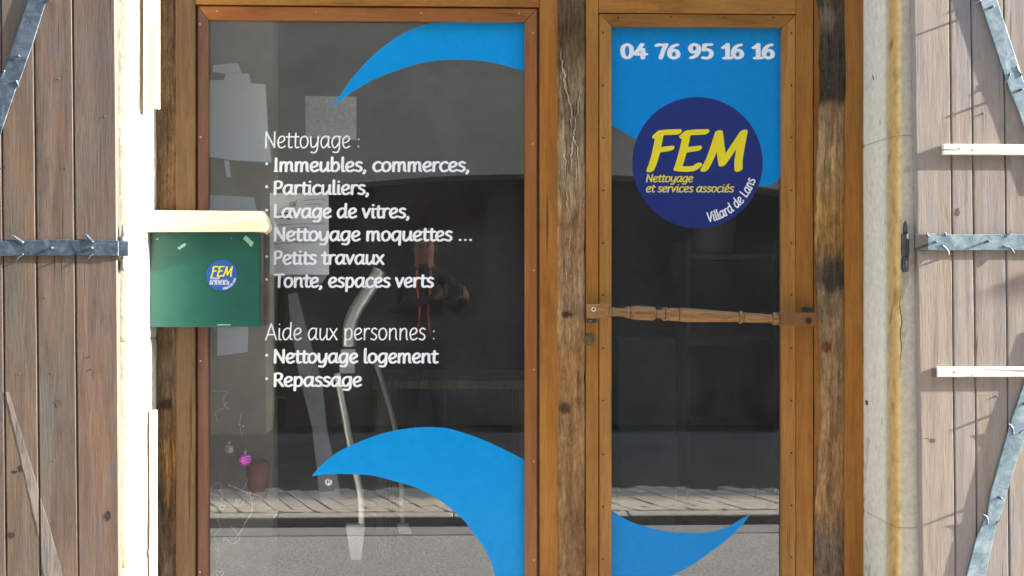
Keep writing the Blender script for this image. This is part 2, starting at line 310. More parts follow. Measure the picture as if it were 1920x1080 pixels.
def text_outline(text, rx, ry, nib=0.0, shear=.08, step=.014, track=0):
    """union of nib strokes -> closed outlines; returns verts2d, triangles (em units)"""
    pen = .0; strokes = []; xs = []
    for ch in text:
        g = GL[ch]
        for kind, pts in g[1:]:
            pp = [(x + pen + shear * y, y) for x, y in pts]
            if kind == 'c': pp = [tuple(q)[:2] for q in catmull([(x, y, 0) for x, y in pp], 7)]
            strokes.append(pp)
        pen += g[0] + track
    x0, x1, y0, y1 = -.2, pen + .25, -.36, .92
    nx = int((x1 - x0) / step) + 1; ny = int((y1 - y0) / step) + 1
    gx = x0 + np.arange(nx) * step; gy = y0 + np.arange(ny) * step
    fld = np.full((ny, nx), -1.0)
    ca, sa = math.cos(nib), math.sin(nib); R = max(rx, ry) * 1.7
    for pp in strokes:
        for (ax, ay), (bx_, by_) in zip(pp, pp[1:]):
            i0 = max(0, int((min(ax, bx_) - R - x0) / step)); i1 = min(nx, int((max(ax, bx_) + R - x0) / step) + 2)
            j0 = max(0, int((min(ay, by_) - R - y0) / step)); j1 = min(ny, int((max(ay, by_) + R - y0) / step) + 2)
            X, Y = np.meshgrid(gx[i0:i1], gy[j0:j1])
            T = lambda x, y: ((x * ca + y * sa) / rx, (-x * sa + y * ca) / ry)
            px_, py_ = T(X, Y); a0, a1 = T(ax, ay); b0, b1 = T(bx_, by_)
            d0, d1 = b0 - a0, b1 - a1; L = d0 * d0 + d1 * d1 + 1e-12
            t = np.clip(((px_ - a0) * d0 + (py_ - a1) * d1) / L, 0, 1)
            d = 1 - np.sqrt((px_ - a0 - t * d0) ** 2 + (py_ - a1 - t * d1) ** 2)
            fld[j0:j1, i0:i1] = np.maximum(fld[j0:j1, i0:i1], d)
    fld[np.abs(fld) < 1e-6] = 1e-6
    ins = fld > 0
    # marching squares
    seg = {}
    def ept(k):
        o_, j, i = k
        if o_ == 0: a, b = fld[j, i], fld[j, i + 1]; return (gx[i] + step * a / (a - b), gy[j])
        a, b = fld[j, i], fld[j + 1, i]; return (gx[i], gy[j] + step * a / (a - b))
    code = ins[:-1, :-1] * 1 + ins[:-1, 1:] * 2 + ins[1:, 1:] * 4 + ins[1:, :-1] * 8
    js, is_ = np.nonzero((code > 0) & (code < 15))
    TB = {1: [('B', 'L')], 2: [('R', 'B')], 3: [('R', 'L')], 4: [('T', 'R')], 5: [('B', 'R'), ('T', 'L')], 6: [('T', 'B')], 7: [('T', 'L')],
          8: [('L', 'T')], 9: [('B', 'T')], 10: [('R', 'T'), ('L', 'B')], 11: [('R', 'T')], 12: [('L', 'R')], 13: [('B', 'R')], 14: [('L', 'B')]}
    for j, i in zip(js.tolist(), is_.tolist()):
        K = {'B': (0, j, i), 'T': (0, j + 1, i), 'L': (1, j, i), 'R': (1, j, i + 1)}
        for a, b in TB[int(code[j, i])]: seg[K[a]] = K[b]
    loops = []
    while seg:
        k0 = next(iter(seg)); k = k0; lp = []
        while k in seg:
            lp.append(ept(k)); k = seg.pop(k)
        if len(lp) > 6:
            out = [lp[0]]
            for q in range(1, len(lp) - 1):
                ax, ay = out[-1]; bx_, by_ = lp[q]; cx, cy = lp[q + 1]
                l2 = math.hypot(cx - ax, cy - ay) + 1e-9
                if abs((cx - ax) * (ay - by_) - (ax - bx_) * (cy - ay)) / l2 > .0016 or math.hypot(bx_ - ax, by_ - ay) > .12: out.append(lp[q])
            out.append(lp[-1]); loops.append(out)
    # group outer loops with their holes, tessellate each group
    area = lambda l: sum(l[i][0] * l[(i + 1) % len(l)][1] - l[(i + 1) % len(l)][0] * l[i][1] for i in range(len(l))) / 2
    sgn = [area(l) for l in loops]
    big = max(sgn, key=abs); pos = [l for l, a in zip(loops, sgn) if a * big > 0]; neg = [l for l, a in zip(loops, sgn) if a * big < 0]
    def inside(p, l):
        c = False
        for i in range(len(l)):
            (ax, ay), (bx_, by_) = l[i], l[i - 1]
            if (ay > p[1]) != (by_ > p[1]) and p[0] < (bx_ - ax) * (p[1] - ay) / (by_ - ay) + ax: c = not c
        return c
    V, T_ = [], []
    for l in pos:
        grp = [l] + [h for h in neg if inside(h[0], l)]
        flat = [p for g_ in grp for p in g_]
        tr = tessellate_polygon([[Vector((x, y, 0)) for x, y in g_] for g_ in grp])
        o_ = len(V); V += flat; T_ += [tuple(i + o_ for i in t) for t in tr]
    return V, T_
def lettering(name, text, px0, px1, base, cap, Y, mat, parent, rx, ry, nib=0.0, shear=.08, rot=0, arc=None, track=0, step=.014, label=None):
    """text set on plane y=Y, from pixel px0 to px1, with its baseline and cap height in pixels"""
    V, T_ = text_outline(text, rx, ry, nib, shear, step, track)
    xs = [v[0] for v in V]; lo, hi = min(xs), max(xs); pts = []
    if arc:
        cx, cy, r, a0, a1 = arc
        for x, y in V:
            a = a0 + (a1 - a0) * (x - lo) / (hi - lo); rr = r - y * cap / .69
            pts.append(P(cx + rr * math.cos(a), cy - rr * math.sin(a), Y))
    else:
        for x, y in V:
            u = px0 + (px1 - px0) * (x - lo) / (hi - lo); v = base - y * cap / .69 + rot * (u - px0)
            pts.append(P(u, v, Y))
    f = []
    for t in T_:
        a, b, c = (pts[i] for i in t); n = (b - a).cross(c - a)
        if n.length < 1e-12: continue
        f.append(t if n.y < 0 else t[::-1])
    o = pyobj(name, pts, f, mat, parent)
    if label: o['label'] = label
    return o
def vinyl(name, pix, Y, mat, parent, label=None):
    pts = [P(x, y, Y) for x, y in pix]
    bm = bmesh.new(); vs = [bm.verts.new(p) for p in pts]; fc = bm.faces.new(vs); bm.normal_update()
    if fc.normal.y > 0: fc.normal_flip()
    bmesh.ops.triangulate(bm, faces=[fc]); o = obj(name, bm, mat, parent)
    if label: o['label'] = label
    return o
def cr(pix, n=5): return [(q[0], q[1]) for q in catmull([(x, y, 0) for x, y in pix], n)]

# ------------------------------------------------------------------ street
YF, YG = .30, .33            # shop front plane and glass plane
XL, XR = PX(245, 0), PX(1678, 0)
def asphalt():
    m = M('asphalt'); v = m.coords(rand=False); f = m.noise(v, 62, 6, .95); g = m.noise(v, 1.2, 4, .6)
    col = m.ramp(f, [(.42, lin(60, 59, 57)), (.5, lin(148, 146, 140)), (.58, lin(232, 228, 220))])
    col = m.mix(m.ramp(g, [(.3, G(.0)), (.7, G(.3))]), col, lin(150, 146, 140))
    m.l(col, m.b.inputs['Base Color']); m.set(Roughness=.9); m.bump(f, .6, .004); return m.m
tag(obj('ground', bx(-300, 300, -300, 300, -.3, -.02), plain('earth', lin(120, 115, 100), .9)), kind='structure')
tag(obj('road', bx(-60, 60, -1.80, YF + .1, -.1, 0), asphalt()), kind='structure')
tag(obj('gutter', bx(-60, 60, -2.02, -1.803, -.1, .004), plain('concrete_gutter', lin(150, 147, 140), .85, var=.15, scale=30, bump=.3)), kind='structure')
m_kerb = plain('granite_kerb', lin(190, 182, 168), .8, var=.3, scale=40, bump=.3)
m_kface = plain('shaded_kerb_face', lin(92, 90, 88), .85, var=.3, scale=30)  # dark colour stands in for shade on the kerb's street face
for i in range(18):
    x = -9 + i; tag(obj('kerb', bx(x + .004, x + .996, -2.14, -2.027, -.1, .062, .006), m_kerb), kind='structure')
    tag(obj('kerb_face', bx(x + .004, x + .996, -2.0265, -2.021, -.1, .054), m_kface), kind='structure')
tag(obj('pavement', bx(-60, 60, -5.8, -2.144, -.1, .045), plain('mortar_and_shade_bed', lin(84, 76, 68), .95)), kind='structure')  # dark bed: joint mortar, and shade painted in beyond the last setts
bm = bmesh.new()
ca_, sa_ = math.cos(math.radians(-68)), math.sin(math.radians(-68))
for r in range(-70, 80):
    for c in range(-56, 60):
        u = c * .17 + (r % 2) * .085 + (r % 3) * .02; v = r * .10
        q0 = (u * ca_ + v * sa_, -2.6 - u * sa_ + v * ca_)
        if not (-5 < q0[0] < 6 and -2.98 < q0[1] < -2.2): continue
        h_ = .064 + random.uniform(-.003, .003)
        cs_ = [(u0 * ca_ + v0 * sa_, -2.6 - u0 * sa_ + v0 * ca_) for u0, v0 in ((u + .005, v + .005), (u + .165, v + .005), (u + .165, v + .095), (u + .005, v + .095))]
        cs_ = [(x, min(y, -2.147)) for x, y in cs_]
        hexa(bm, [(x, y, .04) for x, y in cs_][::-1], [(x, y, h_) for x, y in cs_][::-1])
bmesh.ops.recalc_face_normals(bm, faces=bm.faces)
tag(obj('paving_setts', bm, plain('pale_setts', lin(200, 188, 170), .85, var=.16, scale=5, bump=.3)), 'pale paving setts in staggered rows along the opposite kerb', kind='stuff')

# opposite building, seen in the panes
yb = -5.8
opp = empty('opposite_building', (0, yb, .045), 'grey rendered building across the street with wide dark arched opening', 'building')
m_rend = plain('grey_render', lin(150, 144, 130), .9, var=.12, scale=3, bump=.2)
q = lambda px, py: ((px - 850) / 2150 * 10.26, 1.35 + (540 - py) / 2150 * 10.26)
ax0, ax1, zs, zc = q(500, 0)[0], q(1560, 0)[0], q(0, 392)[1], q(0, 326)[1]
arch = [(ax0 + (ax1 - ax0) * k / 24, zs + (zc - zs) * math.sqrt(max(0, 1 - (2 * k / 24 - 1) ** 2))) for k in range(25)]
bm = bmesh.new(); prism(bm, [(-45, .045), (ax0, .045)] + arch + [(ax1, .045), (45, .045), (45, 10.1), (-45, 10.1)], yb, yb - .5); obj('wall', bm, m_rend, opp)
obj('back_wall', bx(-45, 45, yb - 4.2, yb - 4, 0, 10.3), plain('dark_render', lin(60, 58, 54), .9), opp)
obj('ceiling', bx(-45, 45, yb - 4, yb - .5, 2.9, 3.1), plain('dark_boards', lin(50, 46, 40), .9), opp)
obj('door', bx(ax0 + .1, ax1 - .1, yb - .62, yb - .52, .06, zc + .1), wood('dark_garage_wood', lin(44, 40, 37), lin(56, 51, 47), lin(66, 60, 55)), opp)
obj('cornice', bx(-45, 45, yb - .6, yb + .15, 10.3, 10.5), m_rend, opp)
for wx in (-5, -1.8, 1.6, 5):
    f = obj('window', bx(wx - .5, wx + .5, yb - .01, yb + .03, 4.1, 5.6, .004), plain('pale_frame', lin(190, 186, 176), .6), opp)
    obj('pane', bx(wx - .42, wx + .42, yb + .031, yb + .037, 4.18, 5.52), plain('dark_pane', lin(40, 44, 48), .1), f)

# our building
bl = empty('shop_building', (0, .3, 0), 'stone building of the cleaning shop around its shop window and door', 'building')
m_plas = plain('rough_plaster', lin(190, 180, 160), .9, var=.1, scale=6, bump=.4)
sx0, sx1 = PX(150, 0), PX(1790, 0)
obj('wall', bx(-9, sx0, 0.002, .6, 0, 7.5), m_plas, bl); obj('wall', bx(sx1, 9, 0.002, .6, 0, 7.5), m_plas, bl)
obj('wall', bx(sx0 + .001, sx1 - .001, 0.002, .6, 3.75, 7.5), m_plas, bl)
lz = [3.45, 3.749]
obj('lintel', bx(XL - .25, XR + .25, -.005, .58, lz[0], lz[1], .01), plain('stone_lintel', lin(196, 188, 170), .85, bump=.3), bl)
# room
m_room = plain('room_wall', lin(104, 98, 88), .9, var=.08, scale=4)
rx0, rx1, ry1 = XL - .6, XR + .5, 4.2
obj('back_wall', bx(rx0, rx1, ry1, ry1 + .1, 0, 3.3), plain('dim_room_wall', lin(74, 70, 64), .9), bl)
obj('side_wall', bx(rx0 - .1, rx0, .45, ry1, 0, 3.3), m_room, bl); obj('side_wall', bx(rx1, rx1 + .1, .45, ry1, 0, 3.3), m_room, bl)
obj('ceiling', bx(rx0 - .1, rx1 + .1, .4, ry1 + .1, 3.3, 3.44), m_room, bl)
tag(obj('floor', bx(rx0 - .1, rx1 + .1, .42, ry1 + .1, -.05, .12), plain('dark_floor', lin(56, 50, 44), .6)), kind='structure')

# stone surrounds with painted arris
def surround(px_pairs, name, sidecols, z0, z1, joints, label, left):
    """profile across: list of (x, y, colour key)"""
    root = empty(name, (px_pairs[0][0], 0, z0), label, 'stone surround')
    js = [z0] + joints + [z1]
    for k in range(len(js) - 1):
        a, b = js[k] + .0008, js[k + 1] - .0008
        nv = max(6, int((b - a) / .012)); prof = []
        for (xa, ya, ca), (xb, yb_, cb) in zip(px_pairs, px_pairs[1:]):
            nn = max(2, int(math.hypot(xb - xa, yb_ - ya) / .007))
            for i in range(nn):
                t = i / nn; prof.append((xa + (xb - xa) * t, ya + (yb_ - ya) * t, tuple(p * (1 - t) + r * t for p, r in zip(ca, cb))))
        prof.append(px_pairs[-1]); V, Cc, Fc = [], [], []
        for j in range(nv + 1):
            z = a + (b - a) * j / nv; ed = .0035 * (math.exp(-(z - a) / .006) + math.exp(-(b - z) / .006))
            for i, (x, y, c) in enumerate(prof):
                n1 = noise.noise((x * 9, y * 9, z * 4)); n2 = noise.noise((x * 40 + 5, y * 40, z * 22)); n3 = noise.noise((x * 7 + 3, y * 7, z * 1.3))
                d = .0022 * n1 + .0012 * n2 + ed
                e = 1 if 2 < i < len(prof) - 2 else 0
                V.append((x + (d if not left else -d) * e, y + d * e, z))
                k_ = 1 + .10 * n3 + .09 * n2
                if left is False and n2 * .6 + n1 > .62: k_ *= .72
                if c[2] < .55 * c[0]: k_ *= 1 - .55 * max(0, n2 + .2 * noise.noise((x * 90, y * 90, z * 60)))
                Cc.append(tuple(max(0, q_ * k_) for q_ in c))
        w_ = len(prof)
        for j in range(nv):
            for i in range(w_ - 1):
                p0 = j * w_ + i; Fc.append((p0, p0 + 1, p0 + w_ + 1, p0 + w_))
        o = pyobj('stone', V, Fc, m_stone, root, True)
        at = o.data.color_attributes.new('Col', 'FLOAT_COLOR', 'POINT')
        at.data.foreach_set('color', np.array([c + (1,) for c in Cc], 'f').ravel())
    core = bx(min(p[0] for p in px_pairs) + (.012 if not left else .004), max(p[0] for p in px_pairs) - (.004 if not left else .012), .012, .5, z0, z1)
    obj('core', core, m_plas, root)
    return root
c3 = lambda *a: lin(*a)[:3]
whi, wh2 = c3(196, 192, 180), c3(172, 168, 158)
lg, gy_, yb2, tan = c3(222, 214, 194), c3(214, 200, 182), c3(204, 162, 100), c3(190, 168, 134)
zt, zb = PZ(250, 0), PZ(995, 0)
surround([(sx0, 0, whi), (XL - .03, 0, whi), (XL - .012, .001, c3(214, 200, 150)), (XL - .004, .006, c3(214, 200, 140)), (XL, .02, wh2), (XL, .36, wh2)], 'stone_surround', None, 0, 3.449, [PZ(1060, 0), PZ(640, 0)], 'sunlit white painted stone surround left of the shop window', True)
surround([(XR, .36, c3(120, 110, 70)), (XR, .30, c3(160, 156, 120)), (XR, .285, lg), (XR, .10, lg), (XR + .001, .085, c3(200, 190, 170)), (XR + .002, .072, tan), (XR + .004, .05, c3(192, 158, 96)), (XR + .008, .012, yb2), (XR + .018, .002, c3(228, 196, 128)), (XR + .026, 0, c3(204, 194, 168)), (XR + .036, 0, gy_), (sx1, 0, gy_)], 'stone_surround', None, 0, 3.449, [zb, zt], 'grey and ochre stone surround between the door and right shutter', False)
# cracks in the right surround
def crack(pix, Y, wd=.0016, name='crack', parent=None):
    bm = bmesh.new(); pts = [P(x, y, Y) for x, y in pix]; pts = [p + Vector((0, 0, 0)) for p in catmull(pts, 5)]
    for i, p in enumerate(pts): p.x += .0015 * noise.noise((i * 1.7, 3, 1)); p.z += .0015 * noise.noise((i * 1.7, 9, 1))
    tube(bm, pts, [wd * (.3 + .7 * math.sin(math.pi * (i + .5) / len(pts))) for i in range(len(pts))], 5)
    return obj(name, bm, plain('crack_shadow', lin(70, 62, 54), .95), parent)
rs = [o for o in bpy.data.objects if o.get('category') == 'stone surround' and WP[o].x > 0][0]
crack([(1690, 545), (1687, 575), (1691, 600), (1688, 625), (1690, 650), (1687, 690)], 0.0, .0016, 'crack', rs)
crack([(1636, 140), (1638, 150)], .1, .002, 'crack', rs)

# ------------------------------------------------------------------ rough timber posts
def post(name, label, le, re, bands, Y, spl=None, seed=0, py0=-620, py1=1420, darkpatch=(), bulge=.014):
    """le/re: pixel edges as functions of py; bands: (py, base rgb, streak rgb, amount)"""
    nu, nv = 52, 640; V, Cc, Fc = [], [], []
    zA, zB = max(PZ(py1, Y), .05), min(PZ(py0, Y), 3.44)
    for j in range(nv + 1):
        z = zA + (zB - zA) * j / nv; py = 540 - (z - CAMZ) / (Y - CAMY) * F
        for b0, b1 in zip(bands, bands[1:]):
            if b0[0] <= py <= b1[0] or b1 is bands[-1]:
                if py <= b1[0] or b1 is bands[-1]:
                    t = min(1, max(0, (py - b0[0]) / (b1[0] - b0[0]))); break
        mixc = lambda i: [p * (1 - t) + r * t for p, r in zip(c3(*b0[i]), c3(*b1[i]))]
        base, strk = mixc(1), mixc(2); amt = b0[3] * (1 - t) + b1[3] * t
        if py < bands[0][0]: base, strk, amt = c3(*bands[0][1]), c3(*bands[0][2]), bands[0][3]
        xl, xr = PX(le(py), Y), PX(re(py), Y)
        for i in range(nu + 1):
            if i in (0, nu): x = xl if i == 0 else xr; y = Y + .08; u = 0 if i == 0 else 1; V.append((x, y, z)); Cc.append(tuple(base)); continue
            u = (i - 1) / (nu - 2); x = xl + (xr - xl) * u
            g1 = noise.noise((u * 7 + seed, z * 2.2, seed)); g2 = noise.noise((u * 18 + seed, z * 7, seed + 3)); g3 = noise.noise((u * 3 + seed, z * 5, 7 + seed))
            g4 = noise.noise((u * 34, z * 16, seed + 9))
            y = Y + bulge * abs(2 * u - 1) ** 3 + .0045 * g1 + .003 * g2 + .0015 * g4
            s = max(0, min(1, (g2 * .8 + g1 * .5 + g4 * .5) * 1.6 + .15)) * amt
            c = [p * (1 - s) + r * s for p, r in zip(base, strk)]; k = 1 + .28 * g3 + .2 * g1
            if spl:
                for sp in spl:
                    (pa, ua), (pb, ub), wdt, hgt = sp
                    if pa <= py <= pb:
                        tt = (py - pa) / (pb - pa); uc = ua + (ub - ua) * tt + .09 * noise.noise((z * 22, ua * 9, 1)) + .05 * noise.noise((z * 60, ua * 19, 4)); d = abs(u - uc) / (wdt * (.3 + math.sin(math.pi * tt)))
                        if d < 1:
                            y -= hgt * (1 - d); c = [p * d + r * (1 - d) for p, r in zip(c, c3(192, 184, 166))]; k = max(k, 1) * (1 + .5 * g4)
                        elif d < 1.8: k *= .6; y += hgt * .5
            for (dp, du, rp, ru, cc, am) in darkpatch:
                d = math.hypot((py - dp) / rp, (u - du) / ru) + .35 * g2 + .25 * g3
                if d < 1: e = am * min(1, (1 - d) * 2.5); c = [p * (1 - e) + r * e for p, r in zip(c, c3(*cc))]
            V.append((x, y, z)); Cc.append(tuple(max(.003, q_ * k * g_) for q_, g_ in zip(c, (1.56, 1.34, 1.12))))
    w_ = nu + 1
    for j in range(nv):
        for i in range(nu):
            p0 = j * w_ + i; Fc.append((p0, p0 + 1, p0 + w_ + 1, p0 + w_))
    o = pyobj(name, V, Fc, m_post, None, True); tag(o, label, 'timber post')
    at = o.data.color_attributes.new('Col', 'FLOAT_COLOR', 'POINT'); at.data.foreach_set('color', np.array([c + (1,) for c in Cc], 'f').ravel())
    return o
wob = lambda py, s, a: a * noise.noise((py * .012, s, 0)) + a * .4 * noise.noise((py * .05, s, 4))
post('timber_post', 'dark grey weathered timber post between white surround and shop window frame', lambda p: 276, lambda p: 333,
     [(0, (74, 66, 56), (96, 80, 60), .6), (200, (84, 74, 62), (110, 88, 62), .5), (500, (92, 78, 60), (112, 88, 60), .6), (720, (84, 76, 68), (70, 64, 60), .6), (860, (96, 80, 58), (146, 112, 66), .8), (940, (82, 74, 64), (120, 92, 60), .6), (1080, (92, 84, 76), (72, 66, 62), .6)],
     .325, seed=2, darkpatch=[(757, .6, 14, .25, (48, 38, 28), .9)], bulge=.003)
post('timber_post', 'rough split timber post with pale splintered cracks between window and door', lambda p: 1046 + wob(p, 1, 4), lambda p: 1097 + wob(p, 2, 2),
     [(0, (84, 74, 58), (64, 56, 44), .7), (60, (80, 66, 46), (62, 54, 42), .8), (130, (96, 84, 66), (130, 118, 98), .6), (230, (112, 102, 86), (160, 150, 130), .8), (330, (126, 112, 90), (176, 164, 142), .6), (420, (122, 98, 72), (146, 118, 88), .7), (560, (134, 114, 90), (158, 140, 116), .7), (700, (136, 106, 70), (156, 122, 80), .7), (800, (120, 98, 72), (150, 118, 76), .7), (950, (126, 100, 70), (104, 88, 72), .7), (1080, (112, 92, 70), (134, 104, 70), .7)],
     .285, spl=[((88, .1), (190, .38), .035, .005), ((150, .3), (262, .56), .03, .005), ((160, .82), (250, .62), .028, .005), ((225, .66), (330, .42), .03, .004), ((110, .2), (150, .14), .02, .003), ((230, .5), (318, .86), .03, .004),
      ((262, .3), (345, .22), .025, .004), ((300, .6), (352, .72), .02, .003), ((330, .3), (430, .42), .022, .004), ((400, .52), (520, .44), .016, .003), ((480, .3), (560, .38), .016, .003), ((180, .5), (236, .46), .02, .004)], seed=5, darkpatch=[(590, .35, 8, .25, (60, 40, 26), .9), (766, .28, 12, .25, (60, 44, 34), .8)])
def rl(p): return 1536 + 5 * math.sin(p / 90) + wob(p, 5, 5)
def rr(p): return 1587 + (3 * math.sin(p / 70) if p < 260 else 0)
post('timber_post', 'rough timber post charred black at its top, right of the door', rl, rr,
     [(0, (60, 56, 48), (110, 104, 92), .5), (60, (56, 52, 46), (100, 94, 84), .6), (90, (54, 52, 48), (74, 68, 58), .7), (180, (50, 47, 42), (72, 64, 54), .7), (205, (140, 122, 96), (100, 84, 62), .6), (330, (140, 120, 92), (168, 140, 98), .7), (400, (144, 112, 66), (172, 140, 90), .7), (480, (122, 98, 66), (90, 76, 60), .7), (560, (126, 112, 88), (106, 92, 74), .6), (700, (130, 110, 84), (110, 96, 80), .7), (820, (128, 104, 76), (156, 126, 92), .8), (960, (124, 100, 74), (160, 126, 90), .8), (1010, (100, 92, 82), (126, 106, 84), .6), (1080, (96, 88, 78), (118, 100, 82), .6)],
     .285, seed=11, darkpatch=[(515, .55, 44, .75, (58, 56, 52), .9), (652, .22, 14, .2, (84, 52, 34), .9), (30, .2, 26, .5, (112, 108, 98), .5)], bulge=.02)

# ------------------------------------------------------------------ shop window
TOPZ = 3.44
win = empty('shop_window', (PX(690, YG), YG, .35), 'big shop window with white cleaning-service lettering and blue waves', 'shop window')
zt_f, zb_f = TOPZ, .12
def vbar(name, p0, p1, y0, y1, z0, z1, mat, parent, bev=.002, Yp=None):
    Yp = y0 if Yp is None else Yp
    return obj(name, bx(PX(p0, Yp), PX(p1, Yp), y0, y1, z0, z1, bev, 2), mat, parent)
zg0 = .24
zA, zB = PZ(13, YF), PZ(41, YG - .01)
m_olive = wood('darkened_olive_stile', lin(78, 58, 36), lin(104, 78, 48), lin(122, 94, 60), lin(96, 80, 58), .6, .55, .3, dirt=.35, dist=.0008, patches=((lin(128, 94, 50), 5, .5, .6), (lin(66, 56, 44), 9, .56, .6)))  # left stile coloured darker to offset bounce from the sunlit reveal
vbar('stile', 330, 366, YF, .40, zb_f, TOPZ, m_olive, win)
vbar('stile', 1012, 1047, YF, .40, zb_f, TOPZ, m_honey, win)
xa, xb = PX(366, YF) + .001, PX(1012, YF) - .001
obj('rail', bx(xa, xb, YF + .001, .40, PZ(12, YF), PZ(-70, YF), .002, 2), m_honeyh, win)
obj('rail', bx(xa, xb, YF + .001, .40, zb_f, zg0 - .05, .002, 2), m_honeyh, win)
# dark rebate behind the mouldings
obj('rebate', bx(xa, PX(372, YF), .318, .39, zg0 - .05, PZ(12, YF)), m_groove, win); obj('rebate', bx(PX(1007, YF), xb, .318, .39, zg0 - .05, PZ(12, YF)), m_groove, win)
obj('rebate', bx(PX(372, YF) + .001, PX(1007, YF) - .001, .318, .39, PZ(17, YF), PZ(12, YF)), m_groove, win)
def bead(name, pts_outer, pts_inner, mat, parent, y0, y1, slope=.004):
    a, b = pts_outer; c, d = pts_inner       # outer start/end, inner start/end (x,z)
    bm = bmesh.new(); v = hexa(bm, [(a[0], y0, a[1]), (b[0], y0, b[1]), (d[0], y0 + slope, d[1]), (c[0], y0 + slope, c[1])], [(a[0], y1, a[1]), (b[0], y1, b[1]), (d[0], y1, d[1]), (c[0], y1, c[1])])
    bmesh.ops.recalc_face_normals(bm, faces=bm.faces); bevel(bm, v, .0025, 2); return obj(name, bm, mat, parent)
def frame_beads(parent, pl, pr, pt, il, ir, it, zbot, mv, mh, y0, y1):
    xo0, xo1, zo1 = PX(pl, y0), PX(pr, y0), PZ(pt, y0); xi0, xi1, zi1 = PX(il, y0), PX(ir, y0), PZ(it, y0); w_ = zo1 - zi1
    e = .0006
    bead('moulding', ((xo0, zo1 - e), (xo0, zbot + e)), ((xi0, zi1 - e), (xi0, zbot + w_ + e)), mv, parent, y0, y1)
    bead('moulding', ((xo1, zo1 - e), (xo1, zbot + e)), ((xi1, zi1 - e), (xi1, zbot + w_ + e)), mv, parent, y0, y1)
    bead('moulding', ((xo0 + e, zo1), (xo1 - e, zo1)), ((xi0 + e, zi1), (xi1 - e, zi1)), mh, parent, y0, y1)
    bead('moulding', ((xo0 + e, zbot), (xo1 - e, zbot)), ((xi0 + e, zbot + w_), (xi1 - e, zbot + w_)), mh, parent, y0, y1)
m_beadl = wood('darkened_moulding', lin(84, 58, 46), lin(104, 72, 56), lin(118, 86, 68), None, 0, .5, .2, dirt=.3, dist=.0006)  # darker bead copy, its colour cancels bounce light on the left moulding
frame_beads(win, 371, 1007, 16, 390, 984, 40, zg0 - .05, m_bead, m_beadh, .307, .336)
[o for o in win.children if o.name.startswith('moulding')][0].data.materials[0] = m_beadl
gx0, gx1 = PX(388, .335), PX(987, .335)
pane = obj('glass_pane', bx(gx0, gx1, .330, .334, zg0, PZ(37, .33)), m_glass, win)
# transom light above, out of the picture
vbar('transom_pane', 366, 1012, .34, .345, PZ(-70, YF), TOPZ - .05, m_glass, win, 0)
YD = .3352
YB = .3299      # blue vinyl on the outer face
YO = .32975      # white lettering and logo on the outer face
vinyl('wave_sticker', cr([(621, 203), (637, 180), (660, 147), (693, 110), (720, 87), (747, 68), (780, 52), (813, 43)]) + [(990, 38), (990, 136)] + cr([(983, 134), (943, 122), (910, 115), (867, 112), (827, 113), (787, 119), (747, 131), (710, 145), (677, 162), (647, 182), (621, 203)])[1:-1], YB, m_blue, pane, 'blue wave sweeping across the top right of the pane')
vinyl('wave_sticker', cr([(584, 893), (603, 872), (633, 848), (670, 830), (707, 816), (747, 806), (793, 801), (837, 803), (880, 815), (913, 828), (950, 845), (990, 865)]) + [(990, 1180), (935, 1180)] + cr([(931, 1110), (928, 1080), (920, 1053), (907, 1027), (888, 1000), (867, 973), (837, 947), (807, 927), (773, 912), (740, 902), (700, 892), (660, 889), (620, 889), (584, 893)])[:-1], YB, m_blue, pane, 'blue wave rising from the lower right of the pane')
LB = dict(rx=.064, ry=.054); LT = dict(rx=.034, ry=.029)
rows = [("Nettoyage :", 497, 674, 277, 30, LT), ("Immeubles, commerces,", 513, 880, 321, 24, LB), ("Particuliers,", 513, 692, 364, 24, LB), ("Lavage de vitres,", 513, 768, 408, 24, LB),
        ("Nettoyage moquettes …", 513, 885, 451, 24, LB), ("Petits travaux", 513, 721, 495, 24, LB), ("Tonte, espaces verts", 513, 814, 538, 24, LB),
        ("Aide aux personnes :", 497, 815, 637, 30, LT), ("Nettoyage logement", 513, 823, 680, 24, LB), ("Repassage", 513, 679, 724, 24, LB)]
for tx, a, b, bs, cp, st in rows:
    lettering('lettering', tx, a, b, bs, cp, YO, m_white, pane, st['rx'], st['ry'], shear=0.0, label='white lettering "%s"' % tx)
    if st is LB: obj('bullet_mark', disc(P(500, bs - 14, YO).x, P(500, bs - 14, YO).z, YO - .0001, .0052, 16, .0002), m_white, pane)
# small round maker's mark
sp = P(616, 904, YO); dsk = obj('round_sticker', disc(sp.x, sp.z, YO, .0125, 20, .0002), plain('pale_sticker', lin(210, 210, 206)), pane)
lettering('printed_mark', 'R', 612, 620, 908, 8, YO - .0006, m_steel, pane, .05, .05, rot=-.3, step=.03)
ns = obj('screw', disc(0, 0, 0, .0034, 10, .003), m_nail, win); bpy.data.objects.remove(ns)
def studs(lst, Y, mat, r, parent, name='screw'):
    src = None
    for x, y in lst:
        p = P(x, y, Y)
        if src is None:
            bm = bmesh.new(); tube(bm, [(p.x, Y - .0012, p.z), (p.x, Y - .0008, p.z), (p.x, Y + .004, p.z)], [r * .6, r, r], 10); src = obj(name, bm, mat, parent)
        else: instance(name, src, (p.x, WP[src].y, p.z), parent)
studs([(407, 21), (593, 22), (790, 24), (973, 25), (375, 45), (376, 257), (376, 677), (375, 1073), (999, 62), (999, 270), (1001, 507), (1001, 693), (1001, 865), (1001, 1050)], .3075, m_nail, .0034, win)

